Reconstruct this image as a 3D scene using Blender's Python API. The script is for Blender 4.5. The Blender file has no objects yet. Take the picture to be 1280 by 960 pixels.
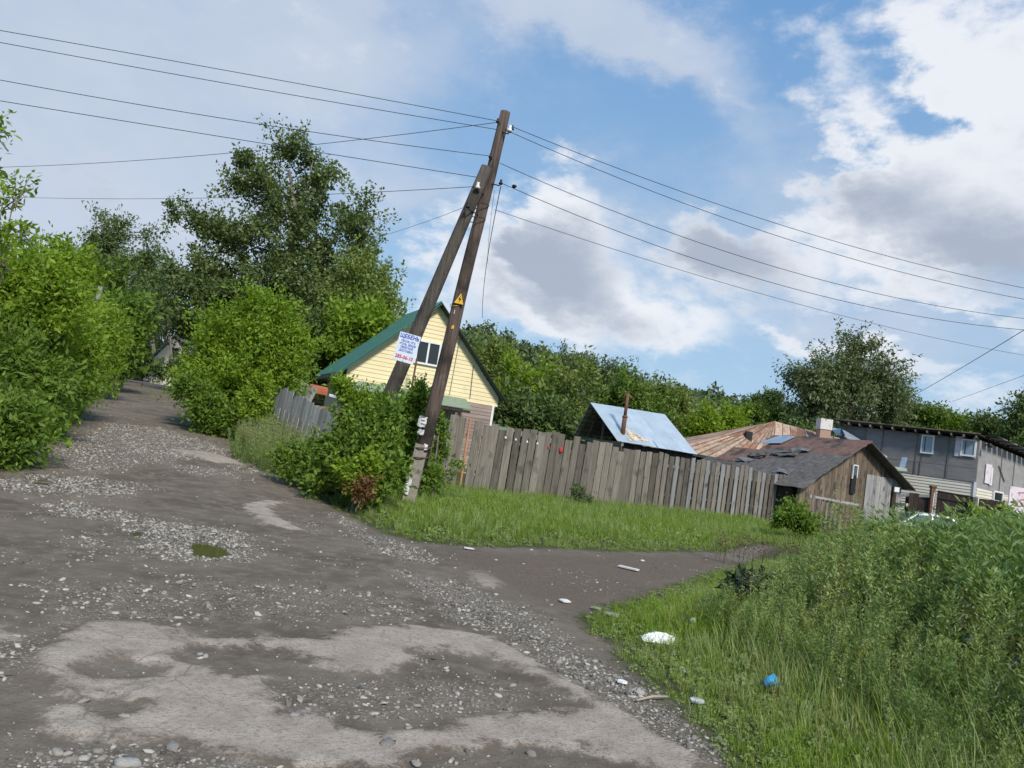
import bpy, math, random
import numpy as np
from mathutils import Vector, Matrix
S = bpy.context.scene
C = S.collection
rad = math.radians
# ------------------------------------------------------------------ camera
F = 950.0; PITCH = rad(4.5); ROLL = rad(8.5); EYE = 1.6
cp, sp = math.cos(PITCH), math.sin(PITCH); cr, sr = math.cos(ROLL), math.sin(ROLL)
FW = Vector((0, cp, sp)); U0 = Vector((0, -sp, cp)); X0 = Vector((1, 0, 0))
RV = X0*cr + U0*sr; UV = -X0*sr + U0*cr
cam = bpy.data.objects.new('camera', bpy.data.cameras.new('camera')); C.objects.link(cam)
cam.matrix_world = Matrix(((RV.x, UV.x, -FW.x, 0), (RV.y, UV.y, -FW.y, 0), (RV.z, UV.z, -FW.z, EYE), (0, 0, 0, 1)))
cam.data.sensor_width = 36; cam.data.sensor_fit = 'HORIZONTAL'; cam.data.lens = 36*F/1280
cam.data.clip_end = 3000; cam.data.clip_start = 0.05
S.camera = cam
# ------------------------------------------------------------------ sun and exposure
SUN_EL, SUN_AZ = rad(42), rad(155)       # azimuth clockwise from +Y: over the right shoulder
sd = Vector((math.sin(SUN_AZ)*math.cos(SUN_EL), math.cos(SUN_AZ)*math.cos(SUN_EL), math.sin(SUN_EL)))
sl = bpy.data.lights.new('sun', 'SUN'); sl.energy = 3.4; sl.angle = rad(10); sl.color = (1.0, 0.93, 0.81)
so = bpy.data.objects.new('sun', sl); C.objects.link(so); so.rotation_euler = sd.to_track_quat('Z', 'Y').to_euler()
S.view_settings.view_transform = 'Standard'; S.view_settings.look = 'None'
S.view_settings.exposure = 0.29; S.view_settings.gamma = 1.0; S.view_settings.use_curve_mapping = False
S.cycles.max_bounces = 6; S.cycles.transparent_max_bounces = 8; S.cycles.diffuse_bounces = 3

def ray(px, py):
    return FW + RV*((px-640)/F) + UV*((480-py)/F)
def at(px, py, Y):
    d = ray(px, py); t = Y/d.y
    return Vector((d.x*t, Y, EYE+d.z*t))
# ------------------------------------------------------------------ sky
W = bpy.data.worlds.new('World'); S.world = W; W.use_nodes = True; W.cycles.sampling_method = 'NONE'
def sky_world():
    T = W.node_tree; N = T.nodes; L = T.links; N.clear()
    def nd(t, **k):
        n = N.new(t)
        for a, b in k.items(): setattr(n, a, b)
        return n
    def val(x, sock):
        if isinstance(x, (int, float)): sock.default_value = x
        elif isinstance(x, tuple): sock.default_value = x
        else: L.new(x, sock)
    def mth(op, a, b=0.0, c=0.0, clamp=False):
        n = nd('ShaderNodeMath', operation=op, use_clamp=clamp)
        val(a, n.inputs[0]); val(b, n.inputs[1]); val(c, n.inputs[2]); return n.outputs[0]
    def vm(op, a, b=(0, 0, 0), s=None):
        n = nd('ShaderNodeVectorMath', operation=op); val(a, n.inputs[0]); val(b, n.inputs[1])
        if s is not None: val(s, n.inputs['Scale'])
        return n.outputs['Value'] if op in ('LENGTH', 'DOT_PRODUCT') else n.outputs[0]
    def ramp(x, a, b, c=0.0, d=1.0, typ='SMOOTHSTEP'):
        n = nd('ShaderNodeMapRange', interpolation_type=typ, clamp=True) if typ != 'LINEAR' else nd('ShaderNodeMapRange', clamp=True)
        val(x, n.inputs[0]); val(a, n.inputs[1]); val(b, n.inputs[2]); val(c, n.inputs[3]); val(d, n.inputs[4]); return n.outputs[0]
    def noise(v, scale, det, rough=.5, dist=0.0):
        n = nd('ShaderNodeTexNoise'); L.new(v, n.inputs['Vector']); n.inputs['Scale'].default_value = scale
        n.inputs['Detail'].default_value = det; n.inputs['Roughness'].default_value = rough; n.inputs['Distortion'].default_value = dist
        return n.outputs['Fac'], n.outputs['Color']
    def mix(f, a, b):
        n = nd('ShaderNodeMix', data_type='RGBA'); val(f, n.inputs[0])
        for x, s in ((a, n.inputs[6]), (b, n.inputs[7])):
            if isinstance(x, tuple): s.default_value = (*x, 1)
            else: L.new(x, s)
        return n.outputs[2]
    tc = nd('ShaderNodeTexCoord'); d = tc.outputs['Generated']
    sx = nd('ShaderNodeSeparateXYZ'); L.new(d, sx.inputs[0])
    az = mth('ARCTAN2', sx.outputs[0], sx.outputs[1]); el = mth('ARCSINE', sx.outputs[2])
    cb = nd('ShaderNodeCombineXYZ'); L.new(az, cb.inputs[0]); L.new(el, cb.inputs[1]); P0 = cb.outputs[0]
    # clouds are drawn out sideways near the horizon
    cs = nd('ShaderNodeCombineXYZ'); L.new(az, cs.inputs[0]); L.new(mth('MULTIPLY', el, 1.7), cs.inputs[1]); PS = cs.outputs[0]
    n1, c1 = noise(PS, 5.0, 7, .6)
    n2, c2 = noise(PS, 16.0, 6, .62)
    w = vm('SCALE', vm('SUBTRACT', c1, (.5, .5, .5)), s=.22)
    w2 = vm('SCALE', vm('SUBTRACT', c2, (.5, .5, .5)), s=.07)
    P = vm('ADD', vm('ADD', P0, w), w2)
    Pm = vm('ADD', P0, vm('SCALE', vm('SUBTRACT', c2, (.5, .5, .5)), s=.05))
    def aE(px, py):
        v = ray(px, py).normalized(); return math.atan2(v.x, v.y), math.asin(v.z)
    def blob(px, py, rx, ry, amp, rot=0, PP=None, hard=0.0):
        a, e = aE(px, py)
        mp = nd('ShaderNodeMapping', vector_type='TEXTURE'); L.new(PP or P, mp.inputs['Vector'])
        mp.inputs['Location'].default_value = (a, e, 0)
        mp.inputs['Rotation'].default_value = (0, 0, -ROLL+rad(rot))
        mp.inputs['Scale'].default_value = (rx/F, ry/F, 10)
        return mth('MULTIPLY', ramp(vm('LENGTH', mp.outputs[0]), hard, 1.0, 1.0, 0.0), amp)
    def total(lst, base, PP=None):
        s = base
        for b in lst: s = mth('ADD', s, blob(*b, PP=PP))
        return s
    # --- thin high veil
    veil = total(VEIL, mth('MULTIPLY', mth('SUBTRACT', n1, .5), .9))
    vmask = ramp(veil, -.1, 1.0, 0.0, .9)
    # --- cumulus
    dens = total(CUM, mth('ADD', mth('MULTIPLY', mth('SUBTRACT', n1, .55), 1.5), mth('MULTIPLY', mth('SUBTRACT', n2, .5), 1.75)))
    cmask = ramp(dens, -.10, .92)
    core = ramp(dens, .45, 1.5)
    shade = total(SHD, mth('ADD', mth('MULTIPLY', mth('SUBTRACT', n2, .5), 1.5), mth('MULTIPLY', mth('SUBTRACT', n1, .5), 1.2)), PP=Pm)
    shade = mth('ADD', mth('ADD', shade, .12), mth('MULTIPLY', core, .30))
    smask = ramp(shade, .0, 1.7)
    sky = nd('ShaderNodeTexSky', sky_type='NISHITA', sun_disc=False)
    sky.sun_elevation = SUN_EL; sky.sun_rotation = SUN_AZ; sky.air_density = 1.0; sky.dust_density = 1.2; sky.ozone_density = 1.6
    mul = nd('ShaderNodeMix', data_type='RGBA', blend_type='MULTIPLY'); mul.inputs[0].default_value = 1
    L.new(sky.outputs[0], mul.inputs[6]); mul.inputs[7].default_value = SKYMUL
    K = 10.0
    def k(c): return tuple(x*K for x in c)
    hz = ramp(el, .0, .62, 0.0, 1.0, 'LINEAR')
    blue = mix(hz, k((.39, .56, .72)), k((.13, .305, .59)))
    blue = mix(.22, blue, mul.outputs[2])
    v_c = mix(n1, k((.36, .435, .56)), k((.56, .61, .70)))
    col = mix(vmask, blue, v_c)
    cc = mix(smask, k((.72, .74, .78)), k((.345, .39, .475)))
    cc = mix(ramp(el, .0, .2, .35, 0.0), cc, k((.54, .63, .73)))
    col = mix(mth('MULTIPLY', cmask, .93), col, cc)
    col = mix(ramp(el, -.02, .10, .55, 0.0), col, k((.54, .64, .73)))
    bg = nd('ShaderNodeBackground'); L.new(col, bg.inputs[0]); bg.inputs[1].default_value = 0.1
    out = nd('ShaderNodeOutputWorld'); L.new(bg.outputs[0], out.inputs[0])
SKYMUL = (.9, .95, 1.0, 1)
VEIL = [(780, 160, 500, 200, .42, -5), (1150, 420, 260, 90, .45, 0), (640, 10, 420, 70, .5, -4), (900, 300, 420, 200, .35, 0), (120, 140, 420, 260, 1.1, 10), (330, 60, 260, 80, .4, 0), (-250, 300, 500, 500, .8, 0), (420, 30, 320, 120, .9, -8), (760, 20, 350, 90, .9, -5), (600, 150, 230, 90, -.55, 0), (820, 160, 240, 120, -.6, -10),
        (900, 60, 200, 60, .0, 0), (520, 230, 130, 80, .55, 0), (150, 330, 300, 150, .7, 0), (1000, 60, 120, 80, -.4, 0)]
CUM = [(925, 115, 70, 24, .45, 8), (690, 300, 190, 150, .55, 0), (760, 400, 190, 80, .5, 0), (930, 330, 170, 100, .5, -10), (1000, 300, 150, 80, .45, 0), (1120, 320, 160, 90, .5, 0), (1190, 60, 190, 130, 1.0, 0), (1290, 200, 280, 190, 1.5, 0), (1180, 250, 190, 100, 1.2, -10), (1130, 120, 70, 36, -.85, -25), (1280, 110, 50, 50, -.7, 0), (1100, 60, 60, 60, -.55, 20),
       (1100, 200, 110, 60, .6, 0), (870, 170, 260, 120, -.6, 0), (700, 260, 110, 75, 1.0, -20), (700, 360, 140, 90, 1.1, 0), (660, 330, 90, 80, .8, 0), (905, 300, 130, 75, 1.0, -12), (840, 400, 110, 60, .8, 0),
       (560, 300, 80, 60, .7, 0), (560, 370, 110, 80, .8, 0), (1200, 390, 120, 22, .55, -5), (1030, 425, 130, 20, .7, 2), (1130, 450, 90, 16, .7, -4), (1220, 500, 80, 40, .6, 0),
       (980, 210, 90, 70, -.5, 0), (980, 350, 150, 60, -.2, 0), (1050, 390, 150, 30, -.4, 0), (300, 150, 420, 260, -.35, 0), (80, 210, 220, 90, .35, 0), (120, 100, 160, 60, .1, 0), (760, 100, 250, 120, -.4, 0), (1180, 320, 170, 60, .7, -12)]
SHD = [(1200, 300, 200, 75, 1.0, -14), (1080, 240, 110, 50, .45, 0), (1270, 330, 120, 80, .5, 0), (700, 345, 130, 80, 1.5, 0), (650, 310, 80, 60, .6, 0), (910, 325, 140, 70, 1.3, -12), (740, 290, 70, 40, .6, 0), (780, 410, 80, 40, .6, 0),
       (600, 390, 100, 50, .5, 0), (70, 220, 260, 110, .7, 0), (150, 330, 200, 90, .3, 0), (700, 230, 90, 40, -.3, 0), (1190, 80, 200, 120, -.4, 0), (640, 340, 60, 14, -.6, -20), (660, 392, 70, 14, -.6, -15), (810, 378, 70, 20, -.6, -10)]
sky_world()
# ------------------------------------------------------------------ terrain
def sst(x, a, b):
    t = np.clip((np.asarray(x, float)-a)/(b-a), 0, 1); return t*t*(3-2*t)
def vnoise(x, y, seed=0):
    x = np.asarray(x, float); y = np.asarray(y, float)
    xi = np.floor(x).astype(np.int64); yi = np.floor(y).astype(np.int64); fx = x-xi; fy = y-yi
    fx = fx*fx*(3-2*fx); fy = fy*fy*(3-2*fy)
    def h(a, b):
        n = (a*374761393 + b*668265263 + seed*1274126177) & 0xffffffff
        n = ((n ^ (n >> 13))*1274126177) & 0xffffffff
        return ((n ^ (n >> 16)) & 0xffff)/65535.0
    return (h(xi, yi)*(1-fx)+h(xi+1, yi)*fx)*(1-fy)+(h(xi, yi+1)*(1-fx)+h(xi+1, yi+1)*fx)*fy
def fbm(x, y, o=4, seed=0):
    s = 0; a = .5; f = 1.0
    for i in range(o):
        s = s+a*vnoise(np.asarray(x)*f, np.asarray(y)*f, seed+i*17); a *= .5; f *= 2.03
    return s
def tz0(x, y):
    x = np.asarray(x, float); y = np.asarray(y, float)
    w = 1-sst(x, -7.5, -.5)
    s = .41*(-x)+.91*y
    z = .055*np.maximum(0, s-11)*w*(1-.0*s)
    z = 2.6*np.tanh(z/2.6)
    r = np.hypot(x, y); a = np.arctan2(x, np.maximum(y, 1e-3))
    z = z+(22+3*fbm(x*.02, y*.02, 3, 5)-7*sst(x, -5, 60))*sst(r+y*.25, 120, 300)*sst(y, 30, 110)*sst(x, -130, -30)*(1-.3*sst(x, 60, 220))
    z = z-.25*sst(x, 9, 16)
    return z
def tz(x, y):
    return tz0(x, y)+.05*(fbm(np.asarray(x)*.6, np.asarray(y)*.6, 3, 9)-.45)
def gt(px, py):
    d = ray(px, py); lo = .5; t = 1.5
    while t < 400:
        if EYE+d.z*t < float(tz0(d.x*t, d.y*t)): break
        lo = t; t *= 1.03
    hi = t
    for _ in range(25):
        m = (lo+hi)/2
        if EYE+d.z*m < float(tz0(d.x*m, d.y*m)): hi = m
        else: lo = m
    x, y = d.x*hi, d.y*hi
    return Vector((x, y, float(tz(x, y))))
def poly(pts): return np.array([(v.x, v.y) for v in (gt(*p) for p in pts)])
def sdf(P, X, Y):
    """signed distance to a polygon, positive inside"""
    n = len(P); d = np.full(X.shape, 1e9); ins = np.zeros(X.shape, bool)
    for i in range(n):
        ax, ay = P[i]; bx, by = P[(i+1) % n]; ex, ey = bx-ax, by-ay
        t = np.clip(((X-ax)*ex+(Y-ay)*ey)/(ex*ex+ey*ey+1e-12), 0, 1)
        d = np.minimum(d, (X-ax-t*ex)**2+(Y-ay-t*ey)**2)
        if ay != by:
            c = ((ay > Y) != (by > Y)) & (X < (bx-ax)*(Y-ay)/(by-ay)+ax); ins ^= c
    d = np.sqrt(d); return np.where(ins, d, -d)
# outlines on the ground, given as the points where they are seen
ISLAND = np.vstack([poly([(222, 476), (232, 480), (250, 505), (275, 540), (300, 572), (345, 592), (400, 626), (430, 641), (470, 662), (520, 678), (600, 684), (700, 686), (800, 690), (905, 690), (950, 680)]),
                    [(9, 19.5), (14, 21.5), (60, 26), (400, 60), (400, 900), (-120, 900), (-80, 150)]])
VERGE = np.vstack([[(120, 22), (14, 18.5)], poly([(975, 680), (940, 700), (900, 712), (850, 728), (800, 745), (745, 760), (722, 770), (735, 790), (760, 800), (775, 830), (800, 850), (830, 880), (880, 920), (905, 960), (940, 1060)]),
                   [(2.2, -2), (120, -2)]])
LEFTV = np.vstack([poly([(-400, 640), (-60, 600), (0, 587), (40, 562), (75, 547), (110, 507), (135, 490), (150, 479), (164, 473)]), [(-90, 150), (-300, 400), (-400, 10)]])
PALE = [poly([(38, 820), (75, 795), (110, 778), (165, 775), (215, 783), (240, 797), (330, 797), (400, 800), (440, 785), (500, 782), (560, 788), (610, 795), (650, 815), (700, 845), (760, 880), (800, 905), (850, 935), (900, 962),
              (850, 975), (775, 957), (735, 940), (665, 930), (600, 935), (550, 942), (515, 947), (500, 965), (330, 955), (270, 944), (217, 927), (175, 925), (120, 920), (85, 917), (60, 905), (50, 890), (100, 878), (60, 866), (55, 845)]),
        poly([(305, 630), (330, 625), (357, 627), (338, 636), (345, 645), (395, 668), (350, 660), (325, 655), (318, 645), (306, 640)]),
        poly([(205, 560), (255, 564), (322, 582), (262, 577)]),
        poly([(585, 714), (604, 711), (632, 729), (625, 735), (595, 731)]),
        poly([(-80, 780), (-10, 785), (25, 800), (-10, 808), (-80, 815)]), poly([(600, 800), (665, 830), (730, 862), (800, 905), (770, 900), (690, 862)])]
HOLE = [poly([(225, 812), (250, 804), (300, 810), (328, 808), (370, 820), (425, 842), (455, 845), (512, 833), (515, 818), (545, 811), (570, 817), (610, 822), (650, 838), (700, 866), (742, 886), (680, 891), (587, 897), (537, 912), (490, 915), (450, 912), (400, 897), (350, 890), (345, 875), (325, 845), (295, 848), (262, 835), (222, 825)]),
        poly([(85, 838), (150, 824), (200, 830), (212, 846), (120, 850)]), poly([(100, 872), (160, 866), (180, 885), (150, 893), (110, 888)])]
RUB = [(poly([(0, 602), (50, 594), (110, 598), (160, 604), (160, 618), (100, 622), (20, 615)]), 1.0), (poly([(55, 632), (90, 628), (165, 643), (160, 652), (90, 645)]), .9),
       (poly([(150, 660), (200, 652), (290, 665), (322, 685), (300, 700), (215, 698), (190, 680)]), 1.0), (poly([(60, 575), (100, 545), (140, 530), (200, 535), (320, 575), (260, 572), (180, 578), (120, 592), (90, 585)]), 1.0),
       (poly([(425, 645), (470, 668), (530, 690), (545, 705), (500, 698), (440, 665)]), .9), (poly([(500, 715), (560, 725), (640, 755), (700, 790), (780, 840), (840, 890), (900, 950), (860, 955), (760, 880), (650, 810), (560, 770)]), 1.0),
       (poly([(60, 735), (200, 725), (420, 735), (560, 760), (500, 780), (240, 775), (60, 790)]), .45), (poly([(340, 850), (480, 850), (620, 850), (700, 870), (600, 895), (450, 905), (360, 885)]), .4),
       (poly([(240, 560), (340, 575), (380, 600), (300, 590)]), .8), (poly([(220, 585), (290, 588), (300, 600), (230, 592)]), .7), (poly([(90, 668), (120, 672), (118, 684), (92, 682)]), .8), (poly([(0, 940), (300, 948), (400, 970), (0, 980)]), .7), (poly([(0, 790), (40, 788), (60, 830), (0, 850)]), .6)]
PUD = [[(238, 676), (262, 677), (285, 684), (292, 692), (270, 697), (243, 693), (236, 684)], [(161, 663), (172, 660), (184, 665), (178, 669), (164, 668)], [(40, 599), (58, 597), (68, 601), (60, 606), (42, 604)]]
PUDP = [poly(p) for p in PUD]
MUD = poly([(560, 690), (700, 694), (900, 694), (905, 706), (800, 738), (730, 762), (690, 755), (600, 720)])
def relief(x, y):
    """ruts, potholes and crumbs on top of the smooth land"""
    z = tz(x, y)+.018*(fbm(x*2.6, y*2.6, 4, 31)-.5)
    for p in PUDP: z = z-.042*sst(sdf(p, x, y)+.12*(fbm(np.asarray(x)*5, np.asarray(y)*5, 3, 61)-.5), -.16, .14)
    return z
# ------------------------------------------------------------------ materials
MATS = {}
def newmat(name):
    m = bpy.data.materials.new(name); m.use_nodes = True; m.node_tree.nodes.clear(); return m, m.node_tree.nodes, m.node_tree.links
def rgba(c): return (*c, 1)
def surf(name, c1, c2, scale=(8, 8, 8), rough=.8, bump=.3, bdist=.01, rand=.25, c3=None, c3s=3.0, c3t=(.55, .65), metal=0.0, detail=6, spec=.3, hue=None, fine=None):
    """base material: two tones through stretched noise, an optional third blotchy tone, per-object value shift, bump"""
    m, N, L = newmat(name)
    tc = N.new('ShaderNodeTexCoord'); oi = N.new('ShaderNodeObjectInfo')
    ad = N.new('ShaderNodeVectorMath'); ad.operation = 'MULTIPLY_ADD'
    cx = N.new('ShaderNodeCombineXYZ')
    for i in range(3): L.new(oi.outputs['Random'], cx.inputs[i])
    L.new(cx.outputs[0], ad.inputs[0]); ad.inputs[1].default_value = (37, 53, 71); L.new(tc.outputs['Object'], ad.inputs[2])
    mp = N.new('ShaderNodeMapping'); mp.inputs['Scale'].default_value = scale; L.new(ad.outputs[0], mp.inputs[0])
    n = N.new('ShaderNodeTexNoise'); n.inputs['Scale'].default_value = 1; n.inputs['Detail'].default_value = detail; n.inputs['Roughness'].default_value = .65; L.new(mp.outputs[0], n.inputs[0])
    r = N.new('ShaderNodeMapRange'); r.inputs[1].default_value = .3; r.inputs[2].default_value = .7; L.new(n.outputs[0], r.inputs[0])
    mx = N.new('ShaderNodeMix'); mx.data_type = 'RGBA'; L.new(r.outputs[0], mx.inputs[0]); mx.inputs[6].default_value = rgba(c1); mx.inputs[7].default_value = rgba(c2)
    col = mx.outputs[2]
    if c3:
        n3 = N.new('ShaderNodeTexNoise'); n3.inputs['Scale'].default_value = c3s; n3.inputs['Detail'].default_value = 5; L.new(ad.outputs[0], n3.inputs[0])
        r3 = N.new('ShaderNodeMapRange'); r3.inputs[1].default_value = c3t[0]; r3.inputs[2].default_value = c3t[1]; L.new(n3.outputs[0], r3.inputs[0])
        m3 = N.new('ShaderNodeMix'); m3.data_type = 'RGBA'; L.new(r3.outputs[0], m3.inputs[0]); L.new(col, m3.inputs[6]); m3.inputs[7].default_value = rgba(c3); col = m3.outputs[2]
    hs = N.new('ShaderNodeHueSaturation'); rv = N.new('ShaderNodeMapRange'); rv.inputs[3].default_value = 1-rand; rv.inputs[4].default_value = 1+rand
    L.new(oi.outputs['Random'], rv.inputs[0]); L.new(rv.outputs[0], hs.inputs['Value']); L.new(col, hs.inputs['Color'])
    b = N.new('ShaderNodeBsdfPrincipled'); L.new(hs.outputs[0], b.inputs['Base Color']); b.inputs['Roughness'].default_value = rough; b.inputs['Metallic'].default_value = metal
    b.inputs['Specular IOR Level'].default_value = spec
    bp = N.new('ShaderNodeBump'); bp.inputs['Strength'].default_value = bump; bp.inputs['Distance'].default_value = bdist; L.new(n.outputs[0], bp.inputs['Height']); L.new(bp.outputs[0], b.inputs['Normal'])
    o = N.new('ShaderNodeOutputMaterial'); L.new(b.outputs[0], o.inputs[0])
    MATS[name] = m; return m
def leafmat(name, ca, cb, trans=.35, rough=.55):
    m, N, L = newmat(name)
    at_ = N.new('ShaderNodeAttribute'); at_.attribute_name = 'tint'
    mx = N.new('ShaderNodeMix'); mx.data_type = 'RGBA'; L.new(at_.outputs['Fac'], mx.inputs[0]); mx.inputs[6].default_value = rgba(ca); mx.inputs[7].default_value = rgba(cb)
    b = N.new('ShaderNodeBsdfPrincipled'); b.inputs['Roughness'].default_value = rough; b.inputs['Specular IOR Level'].default_value = .25; L.new(mx.outputs[2], b.inputs['Base Color'])
    t = N.new('ShaderNodeBsdfTranslucent')
    g = N.new('ShaderNodeMix'); g.data_type = 'RGBA'; g.blend_type = 'MULTIPLY'; g.inputs[0].default_value = 1; L.new(mx.outputs[2], g.inputs[6]); g.inputs[7].default_value = (1.5, 1.35, .45, 1); L.new(g.outputs[2], t.inputs[0])
    s = N.new('ShaderNodeMixShader'); s.inputs[0].default_value = trans; L.new(b.outputs[0], s.inputs[1]); L.new(t.outputs[0], s.inputs[2])
    o = N.new('ShaderNodeOutputMaterial'); L.new(s.outputs[0], o.inputs[0]); MATS[name] = m; return m
def glass(name, c, rough=.12):
    m, N, L = newmat(name); b = N.new('ShaderNodeBsdfPrincipled'); b.inputs['Base Color'].default_value = rgba(c); b.inputs['Roughness'].default_value = rough; b.inputs['Specular IOR Level'].default_value = .8
    o = N.new('ShaderNodeOutputMaterial'); L.new(b.outputs[0], o.inputs[0]); MATS[name] = m; return m
GW = surf('weathered_wood', (.092, .082, .068), (.235, .21, .178), (28, 28, 1.2), .9, .6, .006, .42, (.075, .07, .065), 2.2, (.55, .72))
GW3 = surf('pale_silver_wood', (.24, .24, .24), (.44, .435, .43), (28, 28, 1.2), .9, .6, .006, .25, (.13, .13, .13), 2.2, (.58, .72))
GW2 = surf('silver_wood', (.18, .18, .185), (.36, .355, .35), (28, 28, 1.2), .9, .6, .006, .25, (.10, .10, .10), 2.2, (.58, .72))
PW = surf('pole_wood', (.045, .033, .028), (.20, .15, .125), (26, 26, 1.1), .9, 1.0, .04, .1, (.04, .034, .03), 1.6, (.5, .65))
PW2 = surf('pole_wood_grey', (.05, .043, .038), (.15, .13, .112), (26, 26, 1.1), .9, 1.0, .04, .1, (.045, .04, .035), 1.2, (.5, .65))
BW = surf('brown_boards', (.10, .075, .055), (.26, .20, .15), (22, 22, 1.5), .9, .5, .006, .35, (.06, .05, .045), 2.5, (.5, .7))
OW = surf('orange_boards', (.26, .10, .04), (.40, .18, .075), (20, 2, 20), .8, .4, .005, .2)
PL = surf('pinkish_planks', (.24, .18, .16), (.42, .34, .31), (1.5, 1.5, 30), .85, .5, .006, .2)
SID = surf('yellow_siding', (.68, .58, .34), (.78, .69, .44), (1.2, 1.2, 9), .55, .15, .004, .06, (.55, .47, .29), 1.2, (.62, .8))
SID2 = surf('cream_siding', (.55, .51, .43), (.66, .62, .54), (1.2, 1.2, 9), .6, .15, .004, .06)
CRM = surf('cream_plaster', (.50, .44, .30), (.60, .54, .38), (4, 4, 4), .9, .2, .004, .05, (.36, .32, .24), 3, (.6, .75))
GRN = surf('green_metal', (.024, .115, .10), (.04, .15, .13), (2, 2, 2), .42, .05, .004, .08, (.04, .12, .11), 1.2, (.55, .8), spec=.5)
GRP = surf('pale_green_metal', (.14, .21, .15), (.22, .28, .21), (6, 6, 6), .5, .1, .003, .15, (.25, .25, .2), 4, (.6, .8))
TIN = surf('zinc_sheet', (.42, .50, .56), (.58, .66, .71), (1.6, 1.6, 1.6), .38, .25, .01, .06, (.50, .47, .38), 1.0, (.66, .82), metal=.35, spec=.5)
BLU = surf('bluish_sheet', (.30, .38, .45), (.46, .54, .62), (3, 3, 3), .38, .2, .01, .1, metal=.4)
RST = surf('rusty_sheet', (.17, .075, .045), (.32, .19, .13), (6, 6, 1.5), .75, .4, .008, .35, (.40, .33, .25), 1.1, (.50, .68))
RSL = surf('pale_rusty_sheet', (.25, .165, .12), (.44, .36, .28), (6, 6, 1.5), .75, .4, .008, .25, (.24, .12, .08), 1.6, (.55, .68))
FELT = surf('roofing_felt', (.065, .058, .052), (.145, .135, .125), (5, 5, 5), .85, .6, .03, .15, (.15, .145, .14), 1.8, (.58, .75))
FELB = surf('rusty_felt', (.12, .07, .055), (.23, .14, .11), (4, 4, 4), .85, .4, .02, .1, (.05, .045, .045), 1.5, (.5, .65))
FELG = surf('grey_felt', (.15, .145, .147), (.215, .21, .212), (1.5, 1.5, 6), .9, .3, .01, .12, (.20, .195, .195), 1.5, (.6, .8))
PLG = surf('grey_panel', (.24, .235, .24), (.34, .33, .335), (2, 2, 4), .85, .2, .005, .1)
WHT = surf('white_paint', (.66, .66, .66), (.80, .80, .80), (6, 6, 6), .5, .1, .002, .05, (.52, .51, .48), 4, (.6, .8))
PNK = surf('pinkish_white_panel', (.62, .56, .62), (.74, .68, .72), (2, 2, 2), .6, .1, .002, .05, (.55, .25, .32), 9, (.60, .66))
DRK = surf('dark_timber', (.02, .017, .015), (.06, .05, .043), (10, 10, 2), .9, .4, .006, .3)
DBR = surf('dark_brown_fence', (.032, .02, .018), (.06, .04, .034), (16, 16, 1.4), .6, .3, .003, .2)
MET = surf('dull_metal', (.12, .12, .12), (.22, .215, .21), (12, 12, 12), .5, .2, .003, .1, metal=.6)
RMT = surf('rusty_metal', (.09, .05, .035), (.20, .10, .06), (14, 14, 14), .85, .5, .004, .1)
IRN = surf('black_iron', (.012, .012, .013), (.03, .03, .03), (9, 9, 9), .6, .1, .002, .1)
WIR = surf('wire_black', (.02, .02, .022), (.035, .035, .04), (2, 2, 2), .6, .0, .001, .1)
WIG = surf('wire_grey', (.12, .13, .15), (.16, .17, .19), (2, 2, 2), .6, .0, .001, .1)
CON = surf('concrete', (.22, .20, .18), (.38, .35, .31), (18, 18, 18), .95, .6, .01, .1, (.13, .12, .11), 4, (.58, .7))
POR = surf('porcelain', (.60, .58, .55), (.72, .70, .67), (9, 9, 9), .25, .05, .001, .1, spec=.5)
PAP = surf('paper', (.55, .56, .58), (.74, .75, .77), (22, 22, 22), .85, .3, .004, .08, (.42, .43, .46), 11, (.55, .62))
BRK = surf('brick_mat', (.27, .16, .125), (.40, .27, .22), (20, 20, 20), .95, .4, .004, .3)
WHB = surf('whitewashed', (.58, .56, .53), (.72, .70, .68), (14, 14, 14), .95, .4, .006, .05, (.32, .14, .09), 5, (.62, .7))
BRKW = surf('bark', (.10, .085, .07), (.24, .21, .18), (12, 12, 2.5), .95, .8, .02, .15)
BIR = surf('birch_bark', (.42, .40, .36), (.58, .56, .52), (5, 5, 14), .85, .4, .01, .1, (.05, .045, .04), 4, (.58, .62))
STM = surf('green_stem', (.07, .09, .035), (.14, .15, .06), (20, 20, 3), .8, .3, .003, .1)
CARP = surf('pale_car_paint', (.50, .54, .54), (.54, .58, .58), (2, 2, 2), .25, .02, .001, .0, spec=.6)
CARG = glass('car_glass', (.07, .11, .10), .08)
GLD = glass('dark_pane', (.012, .016, .016), .08)
GLS = glass('sky_pane', (.20, .27, .34), .12)
RUB_M = surf('rubber', (.015, .015, .015), (.03, .03, .03), (20, 20, 20), .8, .2, .002, .1)
WBAG = surf('white_plastic', (.78, .79, .80), (.86, .87, .88), (20, 20, 20), .45, .3, .006, .03)
BLC = surf('blue_plastic', (.04, .32, .62), (.06, .40, .70), (8, 8, 8), .4, .1, .002, .05)
BLT = surf('blue_paint', (.01, .05, .40), (.015, .07, .5), (8, 8, 8), .6, .05, .001, 0)
RDT = surf('red_paint', (.55, .02, .03), (.62, .04, .04), (8, 8, 8), .6, .05, .001, 0)
SGN = surf('sign_board_paint', (.56, .66, .78), (.68, .76, .86), (9, 9, 9), .5, .05, .001, 0, (.50, .58, .68), 8, (.6, .75))
YLW = surf('yellow_paint', (.70, .40, .03), (.78, .48, .06), (9, 9, 9), .6, .05, .001, 0)
REDC = surf('red_cloth', (.45, .03, .04), (.6, .05, .06), (9, 9, 9), .8, .1, .002, .1)
TER = surf('red_tile_sheet', (.34, .09, .05), (.46, .15, .08), (5, 5, 5), .8, .2, .004, .1)
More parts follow.
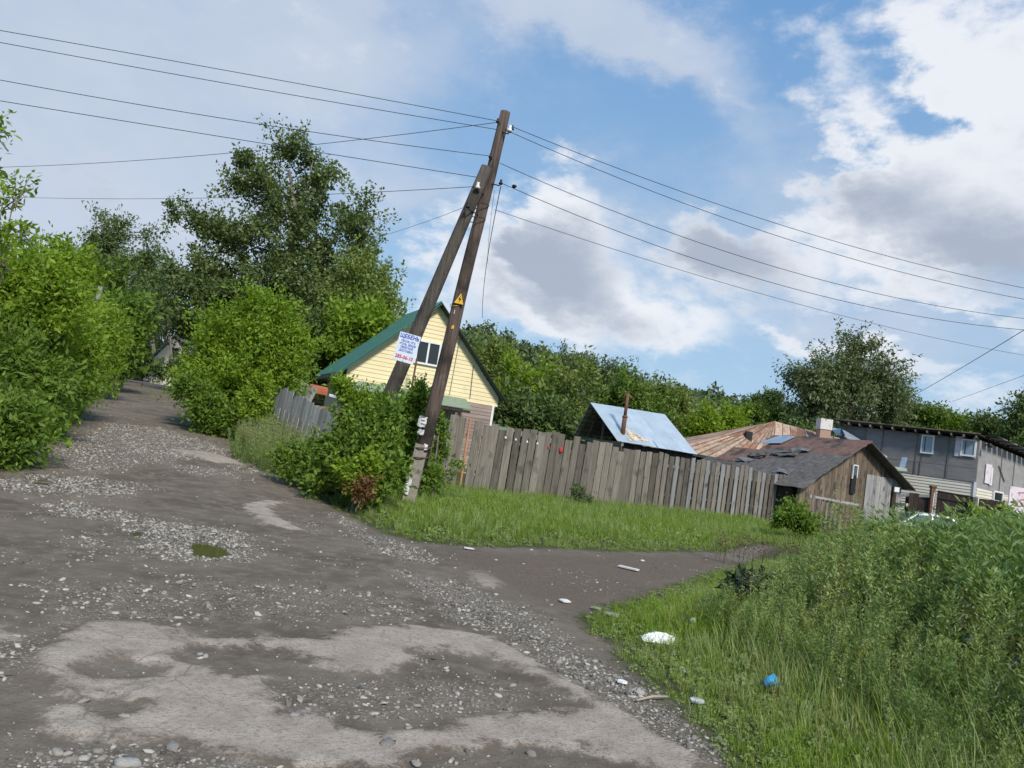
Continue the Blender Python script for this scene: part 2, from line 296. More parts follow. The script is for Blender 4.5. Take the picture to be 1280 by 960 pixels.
DRY = surf('pale_stick', (.30, .26, .20), (.42, .37, .30), (20, 20, 4), .9, .3, .003, .1)
LF_MAP = leafmat('leaf_maple', (.105, .195, .020), (.29, .42, .050), .45)
LF_BUSH = leafmat('leaf_bush', (.08, .155, .026), (.21, .32, .055), .4)
LF_POP = leafmat('leaf_poplar', (.060, .098, .034), (.18, .24, .09), .3, .42)
LF_PAL = leafmat('leaf_pale_poplar', (.09, .145, .035), (.25, .32, .09), .35, .45)
LF_MID = leafmat('leaf_mid', (.06, .115, .022), (.16, .245, .046), .32)
LF_DRK = leafmat('leaf_dark', (.045, .085, .027), (.13, .19, .06), .28)
LF_YEL = leafmat('leaf_yellow_green', (.13, .22, .02), (.28, .40, .045), .42)
LF_BIR = leafmat('leaf_birch', (.065, .098, .042), (.19, .24, .115), .28, .45)
LF_FOR = leafmat('leaf_forest_hazed', (.070, .108, .052), (.165, .222, .105), .25)  # greens lightened and greyed: distance haze is put into the leaf colour
GRS = leafmat('grass_blade', (.11, .20, .022), (.30, .43, .06), .42)
WEED = leafmat('weed_leaf', (.145, .21, .06), (.34, .43, .165), .34)
WEED2 = leafmat('weed_leaf_deep', (.08, .145, .045), (.20, .30, .10), .34)
WEEDY = leafmat('weed_leaf_olive', (.15, .20, .025), (.33, .36, .07), .34)
WEEDP = leafmat('weed_plume', (.19, .27, .095), (.42, .52, .22), .35)
STRAW = leafmat('dry_straw', (.26, .23, .10), (.45, .40, .22), .3)
SEED = leafmat('seed_head', (.19, .20, .10), (.34, .35, .19), .3)
BURD = leafmat('burdock_leaf', (.035, .060, .030), (.085, .105, .060), .2)
FLB = leafmat('flower_blue', (.22, .26, .55), (.30, .34, .65), .2)
FLW = leafmat('flower_white', (.45, .47, .42), (.62, .63, .58), .2)
FLY = leafmat('flower_yellow', (.7, .42, .02), (.8, .5, .04), .2)
STN = surf('stone_chip', (.17, .165, .155), (.36, .345, .32), (9, 9, 9), .9, .5, .006, .3)

def groundmat():
    m, N, L = newmat('ground_surface')
    def n(t, **k):
        x = N.new(t)
        for a, b in k.items(): setattr(x, a, b)
        return x
    geo = n('ShaderNodeNewGeometry'); Ps = geo.outputs['Position']
    def noise(s, d=6, r=.6, ds=0):
        x = n('ShaderNodeTexNoise'); L.new(Ps, x.inputs[0]); x.inputs['Scale'].default_value = s; x.inputs['Detail'].default_value = d; x.inputs['Roughness'].default_value = r; x.inputs['Distortion'].default_value = ds; return x.outputs[0]
    def mr(x, a, b, c=0, d=1):
        y = n('ShaderNodeMapRange', interpolation_type='SMOOTHSTEP'); L.new(x, y.inputs[0]); y.inputs[1].default_value = a; y.inputs[2].default_value = b; y.inputs[3].default_value = c; y.inputs[4].default_value = d; return y.outputs[0]
    def mth(op, a, b):
        y = n('ShaderNodeMath', operation=op)
        for i, v in enumerate((a, b)):
            if isinstance(v, (int, float)): y.inputs[i].default_value = v
            else: L.new(v, y.inputs[i])
        return y.outputs[0]
    def mix(f, a, b):
        y = n('ShaderNodeMix', data_type='RGBA')
        if isinstance(f, float): y.inputs[0].default_value = f
        else: L.new(f, y.inputs[0])
        for v, s in ((a, y.inputs[6]), (b, y.inputs[7])):
            if isinstance(v, tuple): s.default_value = rgba(v)
            else: L.new(v, s)
        return y.outputs[2]
    def at_(nm):
        y = n('ShaderNodeAttribute'); y.attribute_name = nm; return y.outputs['Fac']
    nb = noise(.8, 5); nm_ = noise(4.5, 7, .65); nf = noise(38, 6, .7); nv = noise(130, 3, .7)
    dirt = mix(mr(nb, .35, .65), (.112, .089, .066), (.175, .144, .112))
    dirt = mix(mr(nm_, .40, .75), dirt, (.22, .187, .15))
    dirt = mix(mr(nf, .50, .75, 0, .55), dirt, (.058, .050, .043))
    dirt = mix(mr(nv, .60, .72, 0, .7), dirt, (.27, .255, .235))
    vor = n('ShaderNodeTexVoronoi'); L.new(Ps, vor.inputs['Vector']); vor.inputs['Scale'].default_value = 34; vor.inputs['Randomness'].default_value = 1
    chip = mth('MULTIPLY', mr(vor.outputs['Distance'], .16, .24, 1, 0), mth('ADD', mr(nm_, .5, .62, 0, .75), 0))
    chipr = mth('MULTIPLY', mr(vor.outputs['Distance'], .30, .46, 1, 0), at_('rubble'))
    ch = mth('MAXIMUM', chip, chipr)
    sep = n('ShaderNodeSeparateColor'); L.new(vor.outputs['Color'], sep.inputs[0])
    chc = mix(sep.outputs[0], (.17, .16, .14), (.42, .39, .34))
    dirt = mix(ch, dirt, chc)
    # pale worn slabs
    pe = mth('ADD', at_('pale'), mth('ADD', mth('MULTIPLY', mth('SUBTRACT', nm_, .5), .55), mth('MULTIPLY', mth('SUBTRACT', nf, .5), .45)))
    pm = mr(pe, -.04, .09, 0, .9)
    pc = mix(mr(nm_, .3, .7), (.37, .305, .25), (.49, .42, .35))
    pc = mix(mr(nf, .47, .70, 0, .75), pc, (.20, .175, .155))
    pc = mix(mr(nv, .54, .68, 0, .75), pc, (.13, .115, .10))
    cr_ = n('ShaderNodeTexVoronoi', feature='DISTANCE_TO_EDGE'); L.new(Ps, cr_.inputs['Vector']); cr_.inputs['Scale'].default_value = 2.3
    pc = mix(mth('MULTIPLY', mr(cr_.outputs['Distance'], .0, .02, 1, 0), mr(nb, .45, .6, 0, .6)), pc, (.12, .105, .09))
    col = mix(pm, dirt, pc)
    mud = mr(mth('ADD', at_('mud'), mth('MULTIPLY', mth('SUBTRACT', nm_, .5), 1.6)), -.35, .35, 0, .85)
    col = mix(mud, col, mix(mr(nf, .4, .6), (.10, .074, .054), (.18, .142, .108)))
    wet = mr(mth('ADD', at_('wet'), mth('MULTIPLY', mth('SUBTRACT', nf, .5), .5)), -.1, .5)
    col = mix(mth('MULTIPLY', wet, .6), col, (.042, .038, .032))
    gm = mr(mth('ADD', at_('green'), mth('ADD', mth('MULTIPLY', mth('SUBTRACT', nm_, .5), .9), mth('MULTIPLY', mth('SUBTRACT', nf, .5), .5))), -.12, .12)
    gc = mix(mr(nm_, .35, .65), (.055, .085, .018), (.085, .075, .035))
    gc = mix(mr(nf, .4, .65), gc, (.045, .06, .015))
    col = mix(gm, col, gc)
    b = n('ShaderNodeBsdfPrincipled'); L.new(col, b.inputs['Base Color']); b.inputs['Specular IOR Level'].default_value = .25
    L.new(mr(wet, 0, 1, .92, .45), b.inputs['Roughness'])
    h = mth('ADD', mth('ADD', mth('MULTIPLY', nf, .5), mth('MULTIPLY', nv, .25)), mth('ADD', mth('MULTIPLY', ch, .35), mth('MULTIPLY', nm_, 1.2)))
    bp = n('ShaderNodeBump'); bp.inputs['Strength'].default_value = .8; bp.inputs['Distance'].default_value = .03; L.new(h, bp.inputs['Height']); L.new(bp.outputs[0], b.inputs['Normal'])
    o = n('ShaderNodeOutputMaterial'); L.new(b.outputs[0], o.inputs[0]); return m
GROUND = groundmat()
def watermat():
    m, N, L = newmat('puddle_water'); b = N.new('ShaderNodeBsdfPrincipled'); b.inputs['Base Color'].default_value = (.085, .074, .034, 1); b.inputs['Roughness'].default_value = .07; b.inputs['Specular IOR Level'].default_value = .45
    o = N.new('ShaderNodeOutputMaterial'); L.new(b.outputs[0], o.inputs[0]); return m
WATER = watermat()
# ------------------------------------------------------------------ mesh helpers
def tag(o, label=None, cat=None, group=None, kind=None):
    if label: o['label'] = label
    if cat: o['category'] = cat
    if group: o['group'] = group
    if kind: o['kind'] = kind
    return o
def thing(name, label, cat, loc, group=None):
    o = bpy.data.objects.new(name, None); C.objects.link(o); o.location = loc; o.empty_display_size = .3
    return tag(o, label, cat, group)
def wloc(o):
    v = Vector(o.location)
    if o.parent: v += wloc(o.parent)
    return v
class MB:
    def __init__(s): s.v = []; s.f = []; s.smooth = False
    def poly(s, pts):
        n = len(s.v); s.v += [tuple(p) for p in pts]; s.f.append(tuple(range(n, n+len(pts)))); return s
    def hexa(s, p):      # 4 bottom + 4 top corners
        n = len(s.v); s.v += [tuple(q) for q in p]
        for f in ((0, 3, 2, 1), (4, 5, 6, 7), (0, 1, 5, 4), (1, 2, 6, 5), (2, 3, 7, 6), (3, 0, 4, 7)): s.f.append(tuple(n+i for i in f))
        return s
    def box(s, c, sz, rz=0, u=None, v=None, w=None):
        c = Vector(c)
        if u is None: u = Vector((math.cos(rz), math.sin(rz), 0))
        if v is None: v = Vector((-u.y, u.x, 0)).normalized()
        if w is None: w = Vector((0, 0, 1))
        a, b, d = (Vector(u)*sz[0]/2, Vector(v)*sz[1]/2, Vector(w)*sz[2]/2)
        return s.hexa([c-a-b-d, c+a-b-d, c+a+b-d, c-a+b-d, c-a-b+d, c+a-b+d, c+a+b+d, c-a+b+d])
    def bar(s, a, b, w, h=None, up=(0, 0, 1)):
        a = Vector(a); b = Vector(b); d = b-a; L_ = d.length; d.normalize(); h = h or w
        sd_ = d.cross(Vector(up)); sd_ = sd_.normalized() if sd_.length > 1e-4 else Vector((1, 0, 0)); u2 = sd_.cross(d)
        return s.box((a+b)/2, (L_, w, h), u=d, v=sd_, w=u2)
    def slab(s, pts, th, nrm=None):
        P = [Vector(p) for p in pts]
        if nrm is None:
            nrm = (P[1]-P[0]).cross(P[2]-P[0]).normalized()
        nrm = Vector(nrm); n = len(s.v); k = len(P)
        s.v += [tuple(p) for p in P]+[tuple(p-nrm*th) for p in P]
        s.f.append(tuple(range(n, n+k))); s.f.append(tuple(range(n+2*k-1, n+k-1, -1)))
        for i in range(k): j = (i+1) % k; s.f.append((n+i, n+k+i, n+k+j, n+j))
        return s
    def tube(s, path, rads, n=8, cap=True):
        P = [Vector(p) for p in path]; base = len(s.v); k = len(P)
        if not hasattr(rads, '__len__'): rads = [rads]*k
        ref = Vector((0, 1, 0)) if abs((P[-1]-P[0]).normalized().y) < .9 else Vector((1, 0, 0))
        for i, p in enumerate(P):
            d = (P[min(i+1, k-1)]-P[max(i-1, 0)]).normalized(); a = d.cross(ref).normalized(); b = d.cross(a)
            for j in range(n):
                t = 2*math.pi*j/n; s.v.append(tuple(p+(a*math.cos(t)+b*math.sin(t))*rads[i]))
        for i in range(k-1):
            for j in range(n):
                q = (j+1) % n; s.f.append((base+i*n+j, base+i*n+q, base+(i+1)*n+q, base+(i+1)*n+j))
        if cap:
            s.f.append(tuple(base+j for j in reversed(range(n)))); s.f.append(tuple(base+(k-1)*n+j for j in range(n)))
        return s
    def blob(s, c, r, seed=0, n=8, m=6, jit=.2):
        rg = random.Random(seed); c = Vector(c); base = len(s.v); s.v.append(tuple(c-Vector((0, 0, r[2]))))
        for i in range(1, m):
            ph = -math.pi/2+math.pi*i/m
            for j in range(n):
                t = 2*math.pi*j/n; k = 1+rg.uniform(-jit, jit)
                s.v.append((c.x+r[0]*k*math.cos(ph)*math.cos(t), c.y+r[1]*k*math.cos(ph)*math.sin(t), c.z+r[2]*k*math.sin(ph)))
        s.v.append(tuple(c+Vector((0, 0, r[2])))); top = len(s.v)-1
        for j in range(n): s.f.append((base, base+1+(j+1) % n, base+1+j)); s.f.append((top, top-n+j, top-n+(j+1) % n))
        for i in range(m-2):
            for j in range(n):
                q = (j+1) % n; a = base+1+i*n; s.f.append((a+j, a+q, a+n+q, a+n+j))
        return s
    def mesh(s, name, org):
        me = bpy.data.meshes.new(name); o = Vector(org)
        me.from_pydata([(v[0]-o.x, v[1]-o.y, v[2]-o.z) for v in s.v], [], s.f)
        if s.smooth: me.shade_smooth()
        return me
    def build(s, name, mat, parent=None, org=(0, 0, 0)):
        """world-space shapes -> ONE mesh object, stored relative to its parent or its own base"""
        if parent is not None: o = bpy.data.objects.new(name, s.mesh(name, wloc(parent))); o.parent = parent
        else: o = bpy.data.objects.new(name, s.mesh(name, org)); o.location = org
        o.data.materials.append(mat); C.objects.link(o); return o
def sm(mb): mb.smooth = True; return mb
def npmesh(name, V, Q, mats, matidx=None, attrs=None, smooth=False):
    me = bpy.data.meshes.new(name); V = np.asarray(V, np.float32); Q = np.asarray(Q, np.int32); k = Q.shape[1]
    me.vertices.add(len(V)); me.vertices.foreach_set('co', V.ravel())
    me.loops.add(Q.size); me.loops.foreach_set('vertex_index', Q.ravel())
    me.polygons.add(len(Q)); me.polygons.foreach_set('loop_start', np.arange(0, Q.size, k, dtype=np.int32))
    if matidx is not None: me.polygons.foreach_set('material_index', np.asarray(matidx, np.int32))
    if smooth: me.polygons.foreach_set('use_smooth', np.ones(len(Q), bool))
    for a, arr in (attrs or {}).items():
        arr = np.asarray(arr, np.float32)
        if arr.ndim == 2: me.attributes.new(a, 'FLOAT_VECTOR', 'POINT').data.foreach_set('vector', arr.ravel())
        else: me.attributes.new(a, 'FLOAT', 'POINT').data.foreach_set('value', arr)
    for m in mats: me.materials.append(m)
    me.update(calc_edges=True); me.validate(); return me
def link(name, me, parent=None, loc=(0, 0, 0)):
    o = bpy.data.objects.new(name, me); o.location = loc
    if parent is not None: o.parent = parent
    C.objects.link(o); return o
# ------------------------------------------------------------------ the ground: one polar sheet cut into named pieces that butt edge to edge
def build_ground():
    a_f = np.radians(np.linspace(-44, 44, 400)); a_c = np.radians(np.linspace(50, 310, 40)); A = np.concatenate([a_f, a_c]); nA = len(A)
    Rr = np.concatenate([[.3, .8, 1.5, 2.2], np.geomspace(2.8, 60, 400), np.geomspace(62, 900, 60)]); nR = len(Rr)
    R2, A2 = np.meshgrid(Rr, A, indexing='ij'); X = R2*np.sin(A2); Y = R2*np.cos(A2)
    island = sdf(ISLAND, X, Y); verge = sdf(VERGE, X, Y); left = sdf(LEFTV, X, Y)
    green = np.maximum(np.maximum(island, verge), left)
    Z = relief(X, Y); bank = sst(green, 0, 1.2)*.06+sst(verge, .5, 6)*.16; Z = Z+bank
    pale = np.full(X.shape, -1.0)
    for p in PALE: pale = np.maximum(pale, sdf(p, X, Y))
    for p in HOLE: pale = np.minimum(pale, -sdf(p, X, Y))
    rub = np.zeros(X.shape)
    for p, w in RUB: rub = np.maximum(rub, sst(sdf(p, X, Y)+.3*(fbm(X*2, Y*2, 3, 3)-.5), -.15, .1)*w)
    wet = np.full(X.shape, -1.0)
    for p in PUDP: wet = np.maximum(wet, .3+sdf(p, X, Y)/.6)
    wet = np.maximum(wet, sdf(RUB[0][0], X, Y)*.6); wet = np.maximum(wet, sdf(RUB[2][0], X, Y)*.6)
    mud = np.clip(sdf(MUD, X, Y), -1, 1)
    Z += np.where(green < 0, sst(pale+.1*(fbm(X*6, Y*6, 3, 51)-.5), -.03, .03)*.016, 0)
    V = np.stack([X, Y, Z], -1).reshape(-1, 3)
    V = np.vstack([V, [[0, 0, float(relief(np.array(0.), np.array(0.)))]]])
    att = dict(pale=np.append(np.clip(pale, -1, 1).ravel(), -1), rubble=np.append(rub.ravel(), 0), wet=np.append(np.clip(wet, -1, 1).ravel(), -1), mud=np.append(mud.ravel(), -1), green=np.append(np.clip(green, -1, 1).ravel(), -1))
    i, j = np.meshgrid(np.arange(nR-1), np.arange(nA), indexing='ij'); j2 = (j+1) % nA
    Q = np.stack([i*nA+j, i*nA+j2, (i+1)*nA+j2, (i+1)*nA+j], -1).reshape(-1, 4)
    cx = V[Q].mean(1); gq = att['green'][Q].mean(1); xq, yq = cx[:, 0], cx[:, 1]
    track = (gq <= 0) & (xq > -.9+(yq-11)*.05) & (yq > 10+.0*xq-.9*(xq))&(yq>8)
    hill = (np.hypot(xq, yq) > 95) & (yq > 30) & (gq > 0)
    rest = gq > 0
    for nm, msk in (('gravel_road', (~rest) & (~track)), ('dirt_track', track), ('hill', hill), ('grassy_ground', rest & ~hill)):
        q = Q[msk]; u, inv = np.unique(q, return_inverse=True); inv = inv.reshape(q.shape)
        me = npmesh(nm, V[u], inv[:, ::-1], [GROUND], attrs={k: a[u] for k, a in att.items()}, smooth=True)
        tag(link(nm, me), kind='structure')
    # close the middle under the camera
    mb = MB(); n0 = [tuple(V[k]) for k in range(nA)]
    mb.v = n0+[tuple(V[-1])]; mb.f = [((k+1) % nA, k, nA) for k in range(nA)]
    tag(mb.build('road_under_viewer', GROUND), kind='structure')
build_ground()
def gz(x, y):
    X = np.asarray(x, float); Y = np.asarray(y, float)
    island = sdf(ISLAND, X, Y); verge = sdf(VERGE, X, Y); left = sdf(LEFTV, X, Y); g = np.maximum(np.maximum(island, verge), left)
    return relief(X, Y)+sst(g, 0, 1.2)*.06+sst(verge, .5, 6)*.16
def gzf(x, y): return float(gz(np.array([x]), np.array([y]))[0])
def gp(px, py):
    v = gt(px, py); return Vector((v.x, v.y, gzf(v.x, v.y)))
for i, p in enumerate(PUDP):
    c = p.mean(0); pts = []
    rg = random.Random(i)
    n = len(p)
    for k in range(n):
        a = p[k]; b = p[(k+1) % n]
        for t in (0, .5):
            q = a*(1-t)+b*t; q = c+(q-c)*rg.uniform(1.35, 1.5); pts.append(q)
    z = float(tz(c[0], c[1]))-.024
    tag(MB().poly([(q[0], q[1], z) for q in pts]).build('puddle', WATER, org=(c[0], c[1], z)), kind='structure')
Z3 = Vector((0, 0, 1))
def V3(x, y, z): return Vector((x, y, z))
def XY(v, z): return Vector((v.x, v.y, z))
def lap_wall(mb, a, b, z0, top, course=.2, out=None, th=.02):
    """lapped boards between the upright lines a and b; top(t) is the height along the wall"""
    a = Vector((a.x, a.y, 0)); b = Vector((b.x, b.y, 0)); out = Vector(out); z = z0; n = 24
    zmax = max(top(i/n) for i in range(n+1))
    while z < zmax-.01:
        z2 = z+course
        ts = [i/200 for i in range(201) if top(i/200) >= z+.02]
        if not ts: break
        l0, l1 = min(ts), max(ts); ts2 = [t for t in ts if top(t) >= z2]
        if ts2: u0, u1, zt = min(ts2), max(ts2), z2
        else:
            zt = max(top(t) for t in ts); u0 = u1 = max(ts, key=top); u1 += 1e-3
        p = lambda t, zz, o: a.lerp(b, t)+Z3*zz+out*o
        mb.hexa([p(l0, z, th), p(l1, z, th), p(l1, z, -.02), p(l0, z, -.02), p(u0, zt, .004), p(u1, zt, .004), p(u1, zt, -.02), p(u0, zt, -.02)])
        z = z2
    return mb
# ------------------------------------------------------------------ main picket fence
rg = random.Random(5)
fa, fb = gp(546, 611), gp(992, 660)
fdir = (XY(fb, 0)-XY(fa, 0)); flen = fdir.length; fdir.normalize(); fn = Vector((fdir.y, -fdir.x, 0))   # fn faces the viewer
NB = 60
fence = thing('picket_fence', 'long weathered grey board fence running from the leaning pole to the dark barn', 'fence', fa)
for k in range(NB):
    t = (k+.5)/NB; c = XY(fa, 0)+fdir*(flen*t); g = gzf(c.x, c.y)
    w = flen/NB*(.94 if t < .5 else .76)*rg.uniform(.88, 1.03); h = 2.02+.03*math.sin(k*.7)+rg.uniform(-.03, .03)
    if t < .38: h += rg.uniform(-.03, .04)+.03
    if k in (15, 17, 22, 23): h -= .13
    if k == 2: continue
    if 10 < k < 17: h += .05
    sh = rg.uniform(-.015, .015)+(.03 if t < .4 else .0); th = .025
    off = fn*rg.uniform(0, .022); b = c+off+Z3*(g-.02+rg.uniform(-.02, .05)); tp = b+fdir*(sh*h)+Z3*h+fn*rg.uniform(-.02, .02)
    d = fdir*(w/2); o = fn*th; cut = rg.uniform(-.015, .015)
    mb = MB().hexa([b-d, b+d, b+d-o, b-d-o, tp-d+Z3*cut, tp+d-Z3*cut, tp+d-o-Z3*cut, tp-d-o+Z3*cut])
    mb.build('board', GW if (t < .55 or k % 3) else GW2, fence)
for hh in (.55, 1.6):
    mb = MB()
    for s in range(7):
        q0 = XY(fa, 0)+fdir*(flen*s/7); q1 = XY(fa, 0)+fdir*(flen*(s+1)/7)
        mb.bar(q0-fn*.065+Z3*(gzf(q0.x, q0.y)+hh), q1-fn*.065+Z3*(gzf(q1.x, q1.y)+hh+.01), .07, .09)
    mb.build('rail', GW, fence)
for s in range(8):
    q = XY(fa, 0)+fdir*(flen*s/7*.995+.02)-fn*.16
    MB().bar(q+Z3*(gzf(q.x, q.y)-.3), q+Z3*(gzf(q.x, q.y)+1.95), .12).build('post', GW, fence)
q = XY(fa, 0)+fdir*(flen*2.55/NB)+fn*.012
MB().box(q+Z3*(gzf(q.x, q.y)+1.12), (.06, .03, 1.95), u=fdir, v=fn).build('orange_strip', surf('rusty_orange_strip', (.40, .17, .09), (.5, .26, .14), (9, 9, 3), .8), fence)
MB().bar(XY(fa, gzf(fa.x, fa.y)+.0)+fdir*.6+fn*.06, XY(fa, gzf(fa.x, fa.y)+.02)+fdir*1.5+fn*.06, .06, .04).build('bottom_plank', DRK, fence)
# red rag and pale knobs hanging on the fence
for k, (f_, mt, nm, lb, cat, hh) in enumerate([(.243, REDC, 'cloth_rag', 'small red rag hanging on the front of the board fence', 'rag', 1.60), (.214, REDC, 'cloth_scrap', 'tiny faded red scrap pinned to the board fence left of the red rag', 'rag', 1.63)]):
    q = XY(fa, 0)+fdir*flen*f_+fn*.04; g = gzf(q.x, q.y)
    s_ = .06 if k == 0 else .035
    mb = sm(MB().blob(q+Z3*(g+hh), (s_, .02, s_*1.6), k, 8, 6, .3)); tag(mb.build(nm, mt, org=tuple(q+Z3*(g+hh))), lb, cat)
for k, f_ in enumerate((.118, .14, .165, .188)):
    q = XY(fa, 0)+fdir*flen*f_+fn*.035; g = gzf(q.x, q.y)
    sm(MB().blob(q+Z3*(g+1.72-.01*k), (.035, .025, .045), k, 8, 6, .1)).build('knob', POR, fence)
# ------------------------------------------------------------------ left fence: tall leaning boards with a second lower row of palings in front
ga, gb = gp(331, 552), gp(402, 588)
gd = XY(gb, 0)-XY(ga, 0); gl = gd.length; gd.normalize(); gn = Vector((gd.y, -gd.x, 0))
if gn.y > 0: gn = -gn
f2 = thing('leaning_fence', 'silvery leaning fence with a lower second row of palings in front', 'fence', ga)
for k in range(17):
    t = (k+.5)/17; c = XY(ga, 0)+gd*(gl*t); g = gzf(c.x, c.y); h = 1.62-.2*abs(t-.1)+rg.uniform(-.05, .05); w = gl/17*.93
    lean = gd*(.15*h)-gn*.02
    b = c+Z3*(g-.05); tp = b+Z3*h+lean; d = gd*w/2; o = gn*.02
    MB().hexa([b-d, b+d, b+d-o, b-d-o, tp-d, tp+d, tp+d-o, tp-d-o]).build('board', GW3, f2)
for k in range(10):
    t = (k+.5)/10*.86+.12; c = XY(ga, 0)+gd*(gl*t)+gn*.09; g = gzf(c.x, c.y); h = 1.12-.25*(t-.1)+rg.uniform(-.05, .05); w = gl*.86/10*.62
    lean = gd*(.17*h)
    b = c+Z3*(g-.05); tp = b+Z3*h+lean; d = gd*w/2; o = gn*.02
    MB().hexa([b-d, b+d, b+d-o, b-d-o, tp-d*.8, tp+d*.8, tp+d*.8-o, tp-d*.8-o]).build('paling', GW3, f2)
for hh in (.45, 1.2):
    MB().bar(XY(ga, gzf(ga.x, ga.y)+hh)+gd*.08-gn*.06, XY(gb, gzf(gb.x, gb.y)+hh)+gd*.2-gn*.06, .06, .08).build('rail', GW3, f2)
# it goes on behind the bush to the corner of the long fence
gc = XY(fa, 0)
f3 = thing('corner_fence', 'short stretch of grey boards half hidden behind the roadside bush', 'fence', gb)
d3 = gc-XY(gb, 0); l3 = d3.length; d3.normalize(); n3 = Vector((d3.y, -d3.x, 0)); n3 = n3 if n3.y < 0 else -n3
for k in range(int(l3/.2)):
    c = XY(gb, 0)+d3*(.1+.2*k); g = gzf(c.x, c.y); h = 1.45+rg.uniform(-.08, .08)+.5*sst(k, 18, 26)
    b = c+Z3*(g-.03); tp = b+Z3*h+d3*.08; d = d3*.09; o = n3*.02
    MB().hexa([b-d, b+d, b+d-o, b-d-o, tp-d, tp+d, tp+d-o, tp-d-o]).build('board', GW, f3)
# ------------------------------------------------------------------ poles
pb = gp(511, 634); pt = at(631, 140, 15.62)
pole = thing('utility_pole', 'dark leaning wooden pole standing on a concrete stub at the road corner', 'pole', pb)
pd = (pt-pb).normalized()
def pl(z): return pb+pd*((z-pb.z)/pd.z)
PX = Vector((1, 0, 0))
mb = MB(); path = [pl(pb.z+.78+i*.9) for i in range(9)]; path.append(pt)
path = [p+Vector((rg.uniform(-.012, .012), 0, 0)) for p in path[:-1]]+[pt]
R_ = [.155-.05*i/9 for i in range(10)]
tr = sm(MB().tube([p+PX*.015 for p in path], R_, 14)).build('trunk', PW, pole)
sb = [pb-pd*.3, pl(pb.z+1.25)]
mb = MB(); a_, b_ = sb; mb.box((a_+b_)/2+V3(-.05, -.12, 0), (.19, .18, (b_-a_).length), u=(PX-pd*PX.dot(pd)).normalized(), v=Vector((0, 1, 0)), w=pd)
mb.box(pb+pd*.45+V3(.05, -.13, 0), (.13, .14, 1.3), u=(PX-pd*PX.dot(pd)).normalized(), v=Vector((0, 1, 0)), w=pd)
mb.build('concrete_stub', CON, pole)
for z in (.98, 1.18):
    c = pl(pb.z+z); pts = [c+V3(math.cos(a)*.185-.01, math.sin(a)*.19-.06, .02*math.cos(a)) for a in [2*math.pi*i/14 for i in range(15)]]
    MB().tube(pts, .014, 5).build('wire_band', RMT, pole)
# brace
bt = at(608.5, 209, 15.36); bb = at(432, 624, 15.5)
brace_path = [bb.lerp(bt, i/8) for i in range(9)]
br = sm(MB().tube(brace_path, [.165-.045*i/8 for i in range(9)], 14)).build('brace', PW2, pole)
for k_, z in enumerate((6.35, 6.05)):
    c = pl(pb.z+z)+V3(-.07, -.06, 0); pts = [c+V3(math.cos(a)*.22, math.sin(a)*.2, .03*math.cos(a)) for a in [2*math.pi*i/14 for i in range(15)]]
    MB().tube(pts, .010, 5).build('wire_binding', WIR, pole)
def insulator(px, py, side, Y=15.5, big=1.0):
    """iron hook with a porcelain bell"""
    p = at(px, py, Y); root = pl(p.z)+V3(0, -.05, 0)
    h = MB().tube([root, p+V3(-.02*side, 0, -.07*big), p+V3(0, 0, -.03), p+V3(0, 0, .05*big)], .013, 6).build('hook', IRN, pole)
    sm(MB().tube([p+V3(0, 0, -.03*big), p+V3(0, 0, .0), p+V3(0, 0, .03*big), p+V3(0, 0, .05*big), p+V3(0, 0, .09*big)], [.05*big, .055*big, .035*big, .028*big, .034*big], 10)).build('insulator', POR if big > .9 else IRN, h)
    return p
insulator(622, 152, -1, 15.5, .7); insulator(637, 163, 1, 15.45, 1.15); insulator(613, 196, -1, 15.5, .75); insulator(626, 229, 1, 15.5, .8)
insulator(597, 234, -1, 15.2, 1.1); insulator(585, 258, -1, 15.1, .8); insulator(640, 161, 1, 15.55, .8)
# notices and marks on the pole
def on_pole(px, py, off=-.17):
    p = at(px, py, 15.6); q = pl(p.z); return V3(p.x, q.y+off, p.z)
pu = (PX-pd*PX.dot(pd)).normalized(); pv = Vector((0, -1, 0))
def notice(px, py, w, h, label, curl=.02, mat=PAP, name='paper_notice', cat='notice', off=-.165, jag=.012, seed=0):
    c = on_pole(px, py, off); r2 = random.Random(seed); mb = MB(); n = 5
    for i in range(n):      # sheet bent round the trunk with ragged edges
        pass
    grid = [[c+pu*(w*(i/n-.5))+pd*(h*(j/n-.5))+V3(0, curl*((i/n-.5)*2)**2*1.6+r2.uniform(-.004, .004), 0)+(V3(r2.uniform(-jag, jag), 0, r2.uniform(-jag, jag)) if i in (0, n) or j in (0, n) else V3(0, 0, 0)) for i in range(n+1)] for j in range(n+1)]
    b0 = len(mb.v)
    for row in grid: mb.v += [tuple(p) for p in row]
    for row in grid: mb.v += [tuple(p+V3(0, .003, 0)) for p in row]
    m_ = (n+1)*(n+1)
    for j in range(n):
        for i in range(n):
            a = j*(n+1)+i; mb.f.append((a, a+1, a+n+2, a+n+1)); mb.f.append((m_+a, m_+a+n+1, m_+a+n+2, m_+a+1))
    ring = [i for i in range(n+1)]+[j*(n+1)+n for j in range(1, n+1)]+[n*(n+1)+i for i in range(n-1, -1, -1)]+[j*(n+1) for j in range(n-1, 0, -1)]
    for k in range(len(ring)): a, b = ring[k], ring[(k+1) % len(ring)]; mb.f.append((b, a, m_+a, m_+b))
    return tag(mb.build(name, mat, org=tuple(c)), label, cat)
n1_ = notice(528, 527, .17, .22, 'torn white paper notice with print, highest of the papers on the leaning pole', seed=1)
for r_ in range(4):     # faint print on it
    c = on_pole(529+r_*.3, 521+r_*4.5, -.175); MB().box(c, (.10-.02*(r_ % 2), .002, .012), u=pu, v=Vector((0, 1, 0)), w=pd).build('print_line', IRN, n1_).location = Vector(n1_.location)*0
notice(526, 540, .13, .11, 'small crumpled white paper scrap just under the printed notice on the pole', seed=2)
